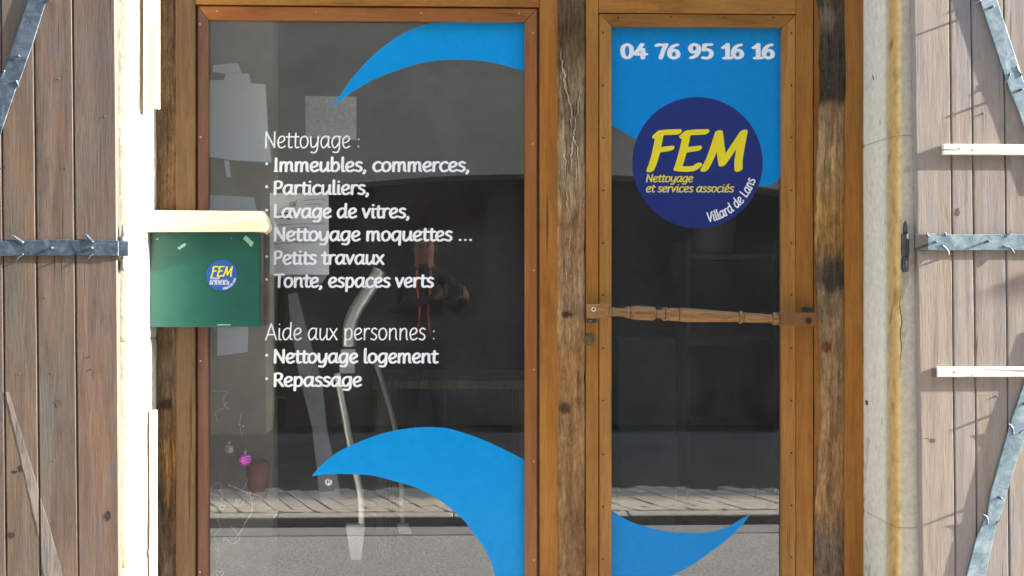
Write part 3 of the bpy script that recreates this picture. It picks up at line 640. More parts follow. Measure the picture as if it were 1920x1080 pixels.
# ------------------------------------------------------------------ shop door
door = empty('shop_door', (PX(1310, YF), YF, .12), 'honey wood glazed door with round navy logo and phone number', 'door')
dzb = .14
vbar('stile', 1098, 1122, YF, .345, dzb, PZ(-36, YF), m_honey, door, .003)
vbar('stile', 1493, 1525, YF, .345, dzb, PZ(-36, YF), m_honey, door, .003)
xa, xb = PX(1122, YF) + .001, PX(1493, YF) - .001
obj('rail', bx(xa, xb, YF + .001, .345, PZ(22, YF), PZ(-36, YF), .002, 2), m_honeyh, door)
obj('rail', bx(xa, xb, YF + .001, .345, dzb, .199, .002, 2), m_honeyh, door)
frame_beads(door, 1123.5, 1492, 24, 1147, 1467, 47, .20, m_doorb, m_doorbh, .304, .336)
dp = obj('glass_pane', bx(PX(1145, .335), PX(1470, .335), .330, .334, .22, PZ(44, .33)), m_glass, door)
vinyl('blue_sticker', [(1140, 44), (1474, 44), (1474, 300), (1466, 324), (1459, 338), (1446, 347), (1424, 349), (1300, 330), (1192, 261), (1147, 235), (1140, 230)], YB, m_blued, dp, 'blue field filling the top of the door glass')
vinyl('wave_sticker', cr([(1140, 954), (1148, 958), (1180, 977), (1213, 988), (1247, 996), (1280, 999), (1320, 999), (1347, 994), (1370, 985), (1390, 973), (1406, 965)]) + cr([(1390, 987), (1363, 1012), (1330, 1037), (1297, 1060), (1260, 1079), (1200, 1108), (1140, 1132)]), YB, m_blued, dp, 'blue wave tip at the bottom of the door glass')
c = P(1308, 305, YO); rad = P(1430, 305, YO).x - c.x
logo = obj('round_logo', disc(c.x, c.z, YO - .0003, rad, 72, .00025), m_navy, dp)
YL = YO - .00055
LG = dict(parent=dp)
lettering('lettering', '04\u200276\u200295\u200216\u200216', 1163, 1453, 109, 27, YO, m_white, dp, .100, .062, shear=-.02, label='white phone number 04 76 95 16 16')
lettering('lettering', 'FEM', 1212, 1402, 317, 69, YL, m_yel, logo, .080, .047, nib=.35, shear=.12, step=.01, label='yellow word FEM')
lettering('lettering', 'Nettoyage', 1211, 1300, 341, 14, YL, m_yel2, logo, .060, .048, shear=.14, label='small yellow word Nettoyage')
lettering('lettering', 'et services associés', 1211, 1377, 360, 14, YL, m_yel2, logo, .060, .048, shear=.14, label='small yellow words et services associés')
lettering('lettering', 'Villard de Lans', 0, 0, 0, 17, YL, m_white, logo, .062, .05, shear=.05, arc=(1308, 305, 113, math.radians(-80), math.radians(-16)), label='white words Villard de Lans curving up the edge')
studs([(1131, y) for y in (61, 160, 258, 357, 456, 553, 653, 751, 852, 950, 1048)] + [(1484, y) for y in (62, 160, 258, 357, 456, 553, 653, 751, 849, 948, 1045)] + [(1159, 33), (1258, 32), (1358, 33), (1450, 33)], .3045, m_nailk, .0036, door, 'nail')
# pull bar
def hx(x): return PX(x, .245)
def hz(y): return PZ(y, .245)
hd = obj('pull_bar', (lambda b: (tube(b, [(hx(x), .245, hz(583.5 + (x - 1120) * .044)) for x, r in TP], [r / 525 for x, r in TP], 20), b)[1])(bmesh.new()) if False else bmesh.new() if False else bx(hx(1100), hx(1141), .229, .262, hz(597), hz(570), .003, 2), m_turn, door)
TP = [(1141, 10.5), (1144, 11), (1147, 9), (1152, 8.3), (1160, 7.6), (1168, 7.8), (1173, 9), (1176, 11), (1179, 11.3), (1182, 10), (1185, 12), (1189, 13), (1200, 13.4), (1215, 13.4), (1223, 13.2), (1227, 12), (1229, 9), (1234, 7.2), (1239, 8), (1242, 10), (1244, 12.5), (1247, 13.4), (1250, 13), (1252, 11), (1255, 12), (1264, 12.3), (1271, 12), (1273, 11.5), (1275, 13), (1278, 13.3), (1300, 12.8), (1320, 12.2), (1345, 11), (1370, 10), (1384, 9.2), (1386, 12), (1389, 12.6), (1391, 11), (1393, 9.3), (1420, 8.9), (1440, 8), (1446, 9), (1449, 11.5), (1454, 12.5), (1457, 11), (1460, 12)]
bm = bmesh.new(); tube(bm, [(hx(x), .245, hz(583.5 + (x - 1120) * .044)) for x, r in TP], [r / 531 for x, r in TP], 24)
obj('turned_rod', bm, m_turn, hd, True)
m_ring = plain('dark_turned_groove', lin(58, 38, 24), .5)  # dark bands added around the rod to bring out its turned rings
for gx_ in (1146, 1181, 1229, 1246, 1272, 1385, 1393, 1447, 1459):
    rr_ = np.interp(gx_, [t[0] for t in TP], [t[1] for t in TP]) / 531 + .0006
    bm = bmesh.new(); tube(bm, [(hx(gx_ - .9), .245, hz(583.5 + (gx_ - 1120) * .044)), (hx(gx_ + .9), .245, hz(583.5 + (gx_ - 1120) * .044))], rr_, 24); obj('groove', bm, m_ring, hd, True)
obj('end_block', bx(hx(1459), hx(1530), .229, .262, hz(612), hz(586), .003, 2), plain('brown_block', lin(124, 80, 36), .5, var=.15, scale=30, bump=.3), hd)
for x in (1110, 1516):
    z = 600 if x < 1200 else 604
    obj('bracket', bx(PX(x - 8, .27), PX(x + 8, .27), .261, .2995, PZ(z + 6, .27), PZ(z - 28, .27), .003), m_steel, hd)
studs([(1516, 601)], .2285, m_nailk, .012, hd, 'bolt')
studs([(1113, 580)], .2285, plain('bright_washer', lin(214, 206, 184), .4), .0085, hd, 'screw'); studs([(1113, 580)], .227, m_steel, .0042, hd, 'screw')
studs([(1107, 602)], .262, m_nail, .004, hd, 'screw')
p = P(1105, 638, .292)
bm = bmesh.new(); tube(bm, [(p.x, .290, p.z), (p.x, .2915, p.z), (p.x, .3, p.z)], [.0185, .0215, .0215], 28); lk = obj('lock_cylinder', bm, m_brass, door)
bm = bmesh.new(); pts = [(p.x + .0075 * math.cos(a), p.z + .006 + .0075 * math.sin(a)) for a in [math.radians(d) for d in range(-50, 231, 20)]] + [(p.x - .0045, p.z - .015), (p.x + .0045, p.z - .015)]
prism(bm, pts, .2888, .2925); obj('keyway_barrel', bm, plain('worn_brass', lin(140, 126, 96), .35, .5), lk)
bm = bmesh.new(); tube(bm, [(p.x, .2882, p.z + .006), (p.x, .2895, p.z + .006)], .0025, 10); obj('keyhole', bm, m_steel, lk)

# fixed frame round the door
dfr = empty('door_frame', (PX(1310, YF), .31, .12), 'honey brown wooden frame fixed around the glazed door', 'door frame')
vbar('jamb', 1526, 1545, YF + .008, .40, .12, TOPZ, m_honey, dfr); vbar('jamb', 1583, 1621, YF, .40, .12, TOPZ, m_honey, dfr, .003)
obj('jamb', bx(PX(1085, .34), PX(1128, .34), .348, .40, .12, TOPZ), m_honey, dfr)
obj('head', bx(PX(1092, .30), PX(1526, .30) - .001, YF + .003, .40, PZ(-38, YF), PZ(-90, YF), .003), m_honeyh, dfr)
obj('transom_pane', bx(PX(1092, .30), PX(1526, .30) - .001, .34, .345, PZ(-90, YF), TOPZ - .002), m_glass, dfr)
obj('sill', bx(XL + .01, XR - .01, .22, .46, .0, .119, .006), plain('stone_sill', lin(140, 134, 122), .8, bump=.3), dfr)
# scratched dark conduit right of the jamb
cn = empty('cable_conduit', (PX(1633, .26), .26, .1), 'thin dark vertical conduit beside the door frame on grey reveal', 'conduit')
bm = bmesh.new(); tube(bm, [P(1629, 752, .27), P(1629.5, 900, .27), P(1629, 1200, .27)], .0055, 8); obj('pipe', bm, plain('grey_brown_paint', lin(84, 72, 56)), cn, True)
bm = bmesh.new(); tube(bm, [P(1634, 757, .25), P(1634.5, 900, .25), P(1634, 1200, .25)], .0035, 8); obj('pipe', bm, plain('paler_paint', lin(140, 126, 104)), cn, True)
pz = P(1632, 754, .26); obj('cap', bx(pz.x - .014, pz.x + .014, .245, .275, pz.z - .012, pz.z + .008, .003), plain('rusty_cap', lin(90, 74, 56)), cn)

# ------------------------------------------------------------------ shutters
def shutter(name, label, edges, tints, mat, Y=-.035, py0=-60, py1=1160, gap=1.6):
    root = empty(name, (PX((edges[0][0] + edges[-1][0]) / 2, Y), -.02, 0.1), label, 'shutter')
    for k, ((a0, a1), (b0, b1)) in enumerate(zip(edges, edges[1:])):
        g = gap; e = []
        for (xt, xbm, s) in ((a0, a1, g / 2), (b0, b1, -g / 2)):
            sl = (xbm - xt) / 1080; e.append((xt + s + sl * py0, xt + s + sl * py1))
        (lt, lb), (rt, rb) = e
        bm = bmesh.new(); n = 14; fr = []
        jl = [random.uniform(-.0005, .0005) for _ in range(n + 1)]; jr = [random.uniform(-.0005, .0005) for _ in range(n + 1)]
        L = [P(lt + (lb - lt) * i / n, py0 + (py1 - py0) * i / n, Y) + Vector((jl[i], 0, 0)) for i in range(n + 1)]
        R = [P(rt + (rb - rt) * i / n, py0 + (py1 - py0) * i / n, Y) + Vector((jr[i], 0, 0)) for i in range(n + 1)]
        ch = .0036; W = (R[0] - L[0]).x
        rows_ = []
        cup = random.uniform(-.0003, .0003)
        for l, r in zip(L, R):
            z = l.z; rows_.append([(l.x, Y + .028, z), (l.x, Y + ch, z), (l.x + ch, Y, z)] + [(l.x + ch + (r.x - l.x - 2 * ch) * t, Y - cup * math.sin(math.pi * t) + .0004 * noise.noise((t * 3, z * 3, k)), z) for t in (.2, .4, .6, .8)] + [(r.x - ch, Y, z), (r.x, Y + ch, z), (r.x, Y + .028, z)])
        vv = [[bm.verts.new(p_) for p_ in rw] for rw in rows_]
        for r0, r1 in zip(vv, vv[1:]):
            for i in range(len(r0)): bm.faces.new((r0[i], r1[i], r1[(i + 1) % len(r0)], r0[(i + 1) % len(r0)]))
        bm.faces.new(vv[0]); bm.faces.new(vv[-1][::-1]); bmesh.ops.recalc_face_normals(bm, faces=bm.faces)
        o = obj('plank', bm, mat, root); o.color = tuple(tints[k]) + (1,)
    return root
shL = shutter('shutter', 'dark reddish brown plank shutter folded open at the left edge', [(-62, -52), (1, 12), (63, 75), (136, 147), (217, 225)], [(.95, .9, .9), (1.0, .98, .92), (1.0, 1.0, .98), (1.04, .95, .92)], m_shutL)
shR = shutter('shutter', 'bleached pale brown plank shutter with white battens folded open at the right', [(1713, 1729), (1781, 1792), (1821, 1833), (1882, 1893), (1960, 1972), (2040, 2052)], [(1.05, 1.02, .98), (.98, .96, .98), (.96, .95, .97), (.98, .97, .94), (.98, .96, .94)], m_shutR)
YS = -.035
def strap(parent, cl, cr_, Y, th, name='strap', label=None):
    """cl, cr_: left and right edge pixel polylines from one end to the other"""
    bm = bmesh.new(); v = prism(bm, [(P(x, y, Y).x, P(x, y, Y).z) for x, y in cl] + [(P(x, y, Y).x, P(x, y, Y).z) for x, y in cr_[::-1]], Y, Y + th)
    bevel(bm, v, .0012, 1); o = obj(name, bm, m_strap, parent)
    if label: o['label'] = label
    return o
def barb(parent, pix, Y, r=.004, out=.010):
    """thorn cut from the strap's edge and curled outwards"""
    n = len(pix); out *= .6; r *= 1.25; pts = [P(x, y, Y + .003 - out * (i / (n - 1)) ** 1.3) for i, (x, y) in enumerate(pix)]; pts = catmull(pts, 4); m_ = len(pts)
    bm = bmesh.new(); tube(bm, pts, [r * (1 - .85 * i / (m_ - 1)) for i in range(m_)], 6); return obj('barb', bm, m_strap, parent, True)
def spike(parent, x, y, Y, ln=.02, r=.0035, lean=(0, 0)):
    p = P(x, y, Y); bm = bmesh.new(); e = Vector((lean[0], -ln, lean[1]))
    tube(bm, [p + Vector((0, .003, 0)), p, p + e * .8, p + e * .93, p + e], [r * 1.5, r * 1.25, r * .9, r * .95, r * .35], 8); return obj('nail', bm, m_strap, parent, True)
ys = YS - .008
s1 = strap(shL, [(-30, 450), (44, 453), (60, 450), (130, 449), (150, 451), (160, 449), (205, 450), (222, 451)], [(-30, 482), (44, 478), (60, 479), (130, 479), (150, 478), (160, 479), (205, 480), (222, 480)], ys, .005, 'hinge_strap', 'horizontal hinge strap with curled barbs')
barb(s1, [(44, 456), (32, 448), (24, 442), (14, 444)], ys, .0055, .008); barb(s1, [(44, 476), (35, 482), (31, 488)], ys, .0045, .008); barb(s1, [(174, 455), (166, 446), (161, 440), (150, 443)], ys, .0055, .008); barb(s1, [(174, 476), (169, 480), (165, 486)], ys, .004, .007)
spike(s1, 98, 465, ys, .010, .0042); spike(s1, 173, 465, ys, .012, .0042)
obj('strap_end', bx(P(221, 465, -.035).x, P(242, 465, -.035).x, -.041, -.034, P(230, 480, -.035).z, P(230, 452, -.035).z, .0015), m_strap, s1)
s2 = strap(shL, [(66, -36), (53, 0), (23, 88), (10, 125), (-2, 146), (-40, 262)], [(100, -36), (87, 0), (63, 77), (39, 145), (29, 168), (2, 248), (-20, 310)], ys + .001, .005, 'brace_strap', 'diagonal brace strap at the top')
barb(s2, [(30, 152), (33, 158), (36, 163)], ys, .005, .006); barb(s2, [(8, 132), (5, 142), (0, 148)], ys, .004, .005)
spike(s2, 35, 105, ys, .008, .004); barb(s2, [(86, 2), (92, 0), (97, 4)], ys, .004, .006)
# pale scar of a strap that was taken off
m_scar = wood('bare_pink_scar', lin(130, 120, 114, .62), lin(188, 170, 158, .62), lin(200, 184, 172, .62), lin(120, 118, 116, .62), .9, .8, .4)
sc_l = lambda y: 9 + (y - 730) * .232; sc_r = lambda y: 14 + (y - 730) * .31 if y < 800 else 36 + (y - 800) * .305
for a, b in ((735, 850), (850, 1004), (1010, 1150)):
    cl = [(sc_l(y), y) for y in np.linspace(a, b, 8)]; crr = [(sc_r(y), y) for y in np.linspace(a, b, 8)]
    if a < 1000:
        ed = lambda y: 63 + 12 * y / 1080 + 63 * 0
        bm = bmesh.new(); prism(bm, [(P(x + .8 * math.sin(y), y, YS - .0012).x, P(x, y, YS - .0012).z) for x, y in cl] + [(P(min(x, ed(y) - 2), y, YS - .0012).x, P(x, y, YS - .0012).z) for x, y in crr[::-1]], YS - .0009, YS + .001)
        obj('bare_scar', bm, m_scar, shL)
bm = bmesh.new(); sp_ = [(76, 935), (93, 990), (112, 1060), (132, 1150), (102, 1150), (78, 1060)]
prism(bm, [(P(x, y, YS - .0012).x, P(x, y, YS - .0012).z) for x, y in sp_], YS - .0009, YS + .001); obj('bare_scar', bm, m_scar, shL)
# knots, filler and old nail holes in the left shutter
m_knot = plain('dark_knot', lin(54, 42, 34), .8, var=.5, scale=60, bump=.5)
def knot(parent, x, y, rx, ry, Y, mat=m_knot):
    p = P(x, y, Y); bm = bmesh.new(); prism(bm, [(p.x + rx / 566 * math.cos(a) * (.8 + .6 * noise.noise((a, x, 1))), p.z + ry / 566 * math.sin(a) * (1 + .5 * noise.noise((a, y, 5)))) for a in [k * math.pi / 8 for k in range(16)]], Y - .0008, Y + .002); return obj('knot', bm, mat, parent)
knot(shL, 39, 879, 6, 7, YS); knot(shL, 27, 885, 6, 3, YS); knot(shL, 22, 1003, 8, 6, YS); knot(shL, 203, 967, 7, 8, YS)
m_pale = plain('pale_knot', lin(120, 92, 76, .6), .8, var=.3, scale=60); knot(shL, 110, 757, 9, 7, YS, m_pale)
for x, y in ((110, 148), (196, 219), (11, 313), (123, 315), (37, 701), (96, 700), (172, 692), (170, 668), (101, 864), (84, 558)): spike(shL, x, y, YS, .0022, .0022).data.materials.__setitem__(0, m_steel)
# right shutter ironwork
def strapR(*a):
    o = strap(*a); o.data.materials[0] = m_strapR; return o
s3 = strapR(shR, [(1740, 438), (1772, 439), (1800, 440), (1880, 439), (1990, 438)], [(1740, 468), (1772, 470), (1800, 469), (1880, 469), (1990, 470)], YS - .010, .005, 'hinge_strap', 'horizontal hinge strap, frosted pale')
barb(s3, [(1765, 460), (1777, 470), (1780, 480)], YS - .01, .0045, .012); barb(s3, [(1772, 442), (1773, 438), (1770, 434)], YS - .01, .004, .009); barb(s3, [(1880, 462), (1895, 466), (1903, 476)], YS - .01, .0045, .010); barb(s3, [(1885, 444), (1893, 438), (1897, 432)], YS - .01, .004, .009); barb(s3, [(1742, 444), (1739, 440), (1738, 434)], YS - .01, .004, .008)
spike(s3, 1752, 454, YS - .010, .018, .004); spike(s3, 1850, 453, YS - .010, .019, .004)
obj('strap_end', bx(P(1713, 455, YS).x, P(1739, 455, YS).x, -.046, -.036, P(1720, 470, YS).z, P(1720, 440, YS).z, .0015), plain('brown_iron', lin(62, 56, 52), .6), s3)
s4 = strapR(shR, [(1826, -36), (1838, 0), (1893, 167), (1912, 212), (1960, 350)], [(1860, -36), (1870, 0), (1908, 117), (1932, 190), (1992, 350)], YS - .0095, .005, 'brace_strap', 'diagonal brace strap at the top')
barb(s4, [(1893, 138), (1890, 148), (1882, 156)], YS - .01, .0045, .009); barb(s4, [(1905, 125), (1912, 136), (1920, 142)], YS - .01, .004, .008); barb(s4, [(1838, 0), (1832, 4), (1828, 6)], YS - .01, .004, .008)
spike(s4, 1858, 14, YS - .01, .018, .004); spike(s4, 1912, 169, YS - .01, .018, .004)
s5 = strapR(shR, [(1955, 610), (1920, 722), (1899, 782), (1891, 808), (1858, 925), (1852, 965), (1833, 1003), (1800, 1130)], [(1992, 610), (1946, 745), (1920, 826), (1893, 908), (1878, 962), (1868, 984), (1851, 1067), (1833, 1130)], YS - .0095, .005, 'brace_strap', 'diagonal brace strap at the bottom')
barb(s5, [(1899, 815), (1898, 802), (1890, 793)], YS - .01, .005, .010); barb(s5, [(1851, 983), (1850, 970), (1842, 963)], YS - .01, .005, .010); barb(s5, [(1868, 982), (1872, 977), (1876, 976)], YS - .01, .004, .006); barb(s5, [(1912, 812), (1916, 808), (1922, 806)], YS - .01, .004, .006)
spike(s5, 1873, 933, YS - .01, .018, .0045); spike(s5, 1920, 757, YS - .01, .018, .0045)
spike(shR, 1843, 213, YS, .0045, .0025); spike(shR, 1868, 743, YS, .0045, .0025)
def batten(x0, y0, y1, name='batten'):
    Y = YS - .0155; bm = bmesh.new(); a = P(x0, y0, Y); b = P(x0, y1, Y); r = P(2035, y0, Y)
    box(bm, a.x, r.x, Y, YS - .001, b.z, a.z, .0015); bmesh.ops.recalc_face_normals(bm, faces=bm.faces); o = obj(name, bm, m_battw, shR); return o
b1 = batten(1769, 270, 290); b2 = batten(1757, 688, 707)
for x, y in ((1799, 278), (1824, 281)): spike(b1, x, y, YS - .0155, .001, .002)
for x, y in ((1790, 698), (1824, 703)): spike(b2, x, y, YS - .0155, .001, .002)
m_blk = plain('weathered_block', lin(110, 90, 70), .8, var=.3, scale=50); 
obj('batten_end', bx(P(1749, 697, YS).x, P(1757, 697, YS).x - .0005, YS - .012, YS, P(1750, 706, YS).z, P(1750, 690, YS).z, .001), m_blk, b2)
knot(shR, 1750, 826, 5, 4, YS, m_pale); knot(shR, 1796, 398, 5, 7, YS, m_pale)
crack([(1773, 365), (1774, 390), (1777, 415), (1776, 440)], YS + .0005, .0009, 'crack', shR); crack([(1725, 824), (1735, 822), (1748, 824)], YS + .0005, .001, 'crack', shR); crack([(1834, 625), (1831, 650), (1832, 668)], YS + .0005, .0012, 'crack', shR)

# pintles
def pintle(px, top, mid, mid2, bot, label, mat=m_steel):
    x = PX(px, -.02); root = empty('hinge_pintle', (x, -.02, PZ(bot, -.02)), label, 'hinge pin')
    z = lambda y: PZ(y, -.02); r = .0105
    bm = bmesh.new(); tube(bm, [(x, -.02, z(top)), (x, -.02, z(top + 4)), (x, -.02, z(top + 12)), (x, -.02, z(mid))], [.001, r * .5, r * .72, r * .72], 14); obj('pin', bm, mat, root, True)
    bm = bmesh.new(); tube(bm, [(x, -.02, z(mid)), (x, -.02, z(mid2))], r * 1.25, 18); obj('knuckle', bm, mat, root, False)
    bm = bmesh.new(); tube(bm, [(x, -.02, z(mid2 + .5)), (x, -.02, z(bot - 5)), (x, -.02, z(bot))], [r * 1.05, r * 1.05, r * .8], 14); obj('support', bm, mat, root, True)
    obj('spur', bx(x - .006, x + .006, -.018, .02, z(bot - 4), z(mid2 + 6), .001), mat, root)
pintle(1697, 413, 438, 478, 510, 'dark iron hinge pin on the grey surround beside right shutter')
pintle(232, 420, 444, 481, 508, 'iron hinge pin on the white surround beside left shutter', plain('sunlit_iron', lin(150, 146, 140), .5, .1))

# ------------------------------------------------------------------ battens on the left reveal
def trimpiece(px0, px1, py0, py1, Y, dep, label, name='wooden_batten'):
    a, b = P(px0, py0, Y), P(px1, py1, Y); bm = bmesh.new(); w_ = b.x - a.x
    prism(bm, [(a.x, a.z), (b.x, a.z), (b.x, b.z), (a.x + w_ * .35, b.z + .002), (a.x, b.z + .02)], Y, Y + dep); o = obj(name, bm, m_trim); return tag(o, label, 'batten')
trimpiece(271, 293, -45, 201, .10, .05, 'flaking white wooden batten fixed high on left reveal above mailbox')
trimpiece(283, 291, 770, 1180, .20, .03, 'narrow cream batten running down left reveal below mailbox')

# ------------------------------------------------------------------ mailbox
mb = empty('mailbox', (PX(386, .26), .26, PZ(613, .26)), 'green metal mailbox with cream lid and small round sticker', 'mailbox')
def mbmat():
    m = M('green_enamel'); v = m.coords(); f = m.noise(v, 9, 5, .6); col = m.ramp(f, [(.3, lin(26, 88, 76, .85)), (.7, lin(34, 98, 84, .85))])
    s = m.noise(v, 95, 2, .5); s2 = m.noise(v, 7, 2, .5)
    k = m.n('ShaderNodeMath', operation='MULTIPLY'); m.l(m.ramp(s, [(.74, G(0)), (.76, G(1))]), k.inputs[0]); m.l(m.ramp(s2, [(.5, G(0)), (.6, G(1))]), k.inputs[1])
    m.l(m.mix(k.outputs[0], col, lin(190, 214, 200)), m.b.inputs['Base Color']); m.set(Roughness=.38); m.bump(f, .2, .001); return m.m
m_green = mbmat(); ym = .238
m_cream = plain('cream_enamel', lin(222, 202, 158), .45, var=.05)
obj('body', bx(XL + .001, PX(487, ym), ym, .298, PZ(613, ym), PZ(434, ym), .003, 2), m_green, mb)
obj('side_panel', bx(PX(487, ym) + .0005, PX(487, ym) + .005, ym + .004, .296, PZ(608, ym), PZ(440, ym), .001), plain('shaded_flank', lin(74, 66, 58), .6), mb)  # right side of the box, its shade put into the colour
# lid: front flap sloping outwards, its right end pointed
yt, ybm = .207, .196
A = lambda x, y, Y: P(x, y, Y)
front = [A(255, 397, yt), A(488, 398.5, yt), A(496, 411, yt - .01), A(502, 424, ybm + .004), A(501, 430, ybm), A(496, 434.5, ybm), A(255, 435, ybm)]
for v_ in front:
    v_.x = max(v_.x, XL + .001)
bm = bmesh.new(); a_ = [bm.verts.new(v_) for v_ in front]; b_ = [bm.verts.new((v_.x, .297, v_.z + (.012 if v_.z > front[3].z else 0))) for v_ in front]
bm.faces.new(a_); bm.faces.new(b_[::-1])
for i in range(7): bm.faces.new((a_[(i + 1) % 7], a_[i], b_[i], b_[(i + 1) % 7]))
bmesh.ops.recalc_face_normals(bm, faces=bm.faces); bevel(bm, a_ + b_, .0015, 2); obj('lid', bm, m_cream, mb)
obj('mail_slot', bx(XL + .002, PX(480, ym), .21, ym - .001, PZ(437.5, ym), PZ(434, .21), 0), plain('slot_dark', lin(60, 58, 50)), mb)
cs = P(416, 516, ym - .001); st_ = obj('round_sticker', disc(cs.x, cs.z, ym - .0012, P(445.5, 516, ym).x - cs.x, 40, .001), plain('mid_blue_vinyl', lin(38, 92, 168), .4, var=.04), mb)
ye = ym - .0018
lettering('lettering', 'FEM', 395, 437, 518, 18, ye, m_yel, st_, .07, .045, nib=.35, shear=.16, step=.02, label='yellow word FEM')
lettering('lettering', 'Nettoyage', 394, 412, 522.5, 3, ye, m_white, st_, .05, .05, shear=.2, step=.03)
lettering('lettering', 'et services associés', 394, 427, 527, 3, ye, m_white, st_, .05, .05, shear=.2, step=.03)
lettering('lettering', '04 76 95 16 16', 393, 430, 533.5, 6, ye, m_white, st_, .07, .06, shear=.15, step=.03)
lettering('lettering', 'Villard de Lans', 0, 0, 0, 4, ye, m_white, st_, .06, .06, arc=(416, 516, 27, math.radians(-86), math.radians(-12)), step=.03)
m_tape = plain('torn_tape', lin(150, 200, 180), .3, var=.4, scale=120)
def tape(parent, x, y, w_, h_, rot, Y):
    pts = []
    for k in range(14):
        a = 2 * math.pi * k / 14; sx = w_ * (1 if math.cos(a) > 0 else -1) * min(1, abs(math.cos(a)) * 1.5) * random.uniform(.8, 1); sy = h_ * (1 if math.sin(a) > 0 else -1) * min(1, abs(math.sin(a)) * 1.5) * random.uniform(.7, 1)
        q_ = P(x + sx * math.cos(rot) - sy * math.sin(rot), y + sx * math.sin(rot) + sy * math.cos(rot), Y); pts.append((q_.x, q_.z))
    bm = bmesh.new(); prism(bm, pts, Y - .0004, Y + .0005); obj('tape_remnant', bm, m_tape, parent)
tape(mb, 341, 462, 9, 3, -.6, ym - .0006); tape(mb, 466, 452, 12, 5, .75, ym - .0006); tape(mb, 343, 460, 3, 2, -.6, ym - .0012); tape(mb, 295, 448, 2, 2, 0, ym - .0006); tape(mb, 420, 609, 14, 1.2, 0, ym - .0006)

# ------------------------------------------------------------------ things behind the glass
YP = .342
m_paper = plain('white_paper', lin(206, 206, 208), .8, var=.03)
pp = empty('paper_notice', P(561, 515, YP), 'white paper notice taped inside the glass behind the lettering', 'notice')
bm = bmesh.new(); grid = []
for j in range(9):
    v_ = j / 8; rw = []
    for i in range(7):
        u = i / 6; x = 506 + (616 - 506 + 1 * v_) * u; y = 362 + 153 * v_ ; q_ = P(x, y, YP + .006 * math.sin(3 * u + v_ * 2) * v_); rw.append(bm.verts.new(q_))
    grid.append(rw)
for j in range(8):
    for i in range(6): bm.faces.new((grid[j][i], grid[j + 1][i], grid[j + 1][i + 1], grid[j][i + 1]))
obj('sheet', bm, m_paper, pp, True)
bm = bmesh.new(); vs = [bm.verts.new(P(x, y, YP + .010)) for x, y in [(497, 516), (560, 512), (617, 512), (604, 530), (598, 533), (560, 524), (505, 520)]]; bm.faces.new(vs); obj('second_sheet', bm, plain('grey_paper', lin(150, 150, 150)), pp)
m_ink = plain('grey_ink', lin(120, 120, 122)); 
lettering('handwriting', '850', 530, 592, 496, 21, YP - .0015, m_ink, pp, .014, .014, step=.016); lettering('handwriting', 'c', 594, 606, 468, 14, YP - .0015, m_ink, pp, .03, .03, step=.02)
m_ink2 = plain('dark_ink', lin(90, 90, 92))
lettering('printed_line', 'cal', 543, 556, 386, 10, YP - .0015, m_ink2, pp, .04, .03, step=.03)
for x0, y0, x1, y1, t in ((525, 402, 552, 400, 3), (522, 408, 545, 411, 4), (570, 376, 610, 375, 1), (572, 384, 604, 383, 1), (520, 422, 610, 420, 1), (545, 428, 580, 427, 1), (518, 450, 560, 453, 1), (512, 458, 590, 454, 1)):
    a, b = P(x0, y0, YP - .002), P(x1, y1, YP - .002); bm = bmesh.new(); tube(bm, catmull([a, (a + b) / 2 + Vector((0, 0, .002)), b], 4), t / 1100, 5); obj('printed_line', bm, m_ink if t < 3 else m_ink2, pp)
# plaster partition at left inside
part = obj('partition_wall', bx(PX(330, .62), PX(512, .62), .62, .74, .12, 3.29, .004), plain('brown_grey_plaster', lin(124, 116, 102), .9, var=.28, scale=5, bump=.5)); tag(part, 'brown grey plaster partition just inside the left of the window', 'partition')
m_bw = plain('dull_white_board', lin(186, 192, 200), .6, var=.04)
def panel(name, pix, Y, th, mat, parent=None):
    bm = bmesh.new(); prism(bm, [(P(x, y, Y).x, P(x, y, Y).z) for x, y in pix], Y, Y + th); return obj(name, bm, mat, parent)
fb = empty('display_board', P(440, 330, .5), 'pale display board on a stand inside top left of the window', 'board')
panel('board', [(380, 150), (420, 150), (424, 136), (466, 138), (470, 156), (497, 158), (502, 240), (508, 304), (430, 300), (380, 292)], .5, .02, m_bw, fb)
panel('clip', [(400, 122), (446, 118), (452, 136), (430, 139), (398, 134)], .495, .015, m_bw, fb); panel('leg', [(420, 300), (428, 300), (432, 332), (425, 332)], .505, .02, m_bw, fb)
tag(panel('paper_sheet', [(386, 365), (476, 370), (482, 398), (386, 396)], .56, .002, m_bw), 'blank white sheet pinned above the mailbox inside window', 'paper')
tag(panel('paper_sheet', [(408, 605), (466, 608), (464, 660), (407, 668)], .55, .002, m_bw), 'small blank white sheet hanging just below the mailbox', 'paper')
tag(panel('textured_sheet', [(572, 180), (668, 181), (668, 262), (573, 258)], 1.1, .01, plain('pale_textured_panel', lin(214, 220, 224), .5, var=.3, scale=60, bump=1)), 'pale textured stand-in panel hanging behind the word Nettoyage', 'sheet')  # made-up panel in place of a pale rectangle in the glass
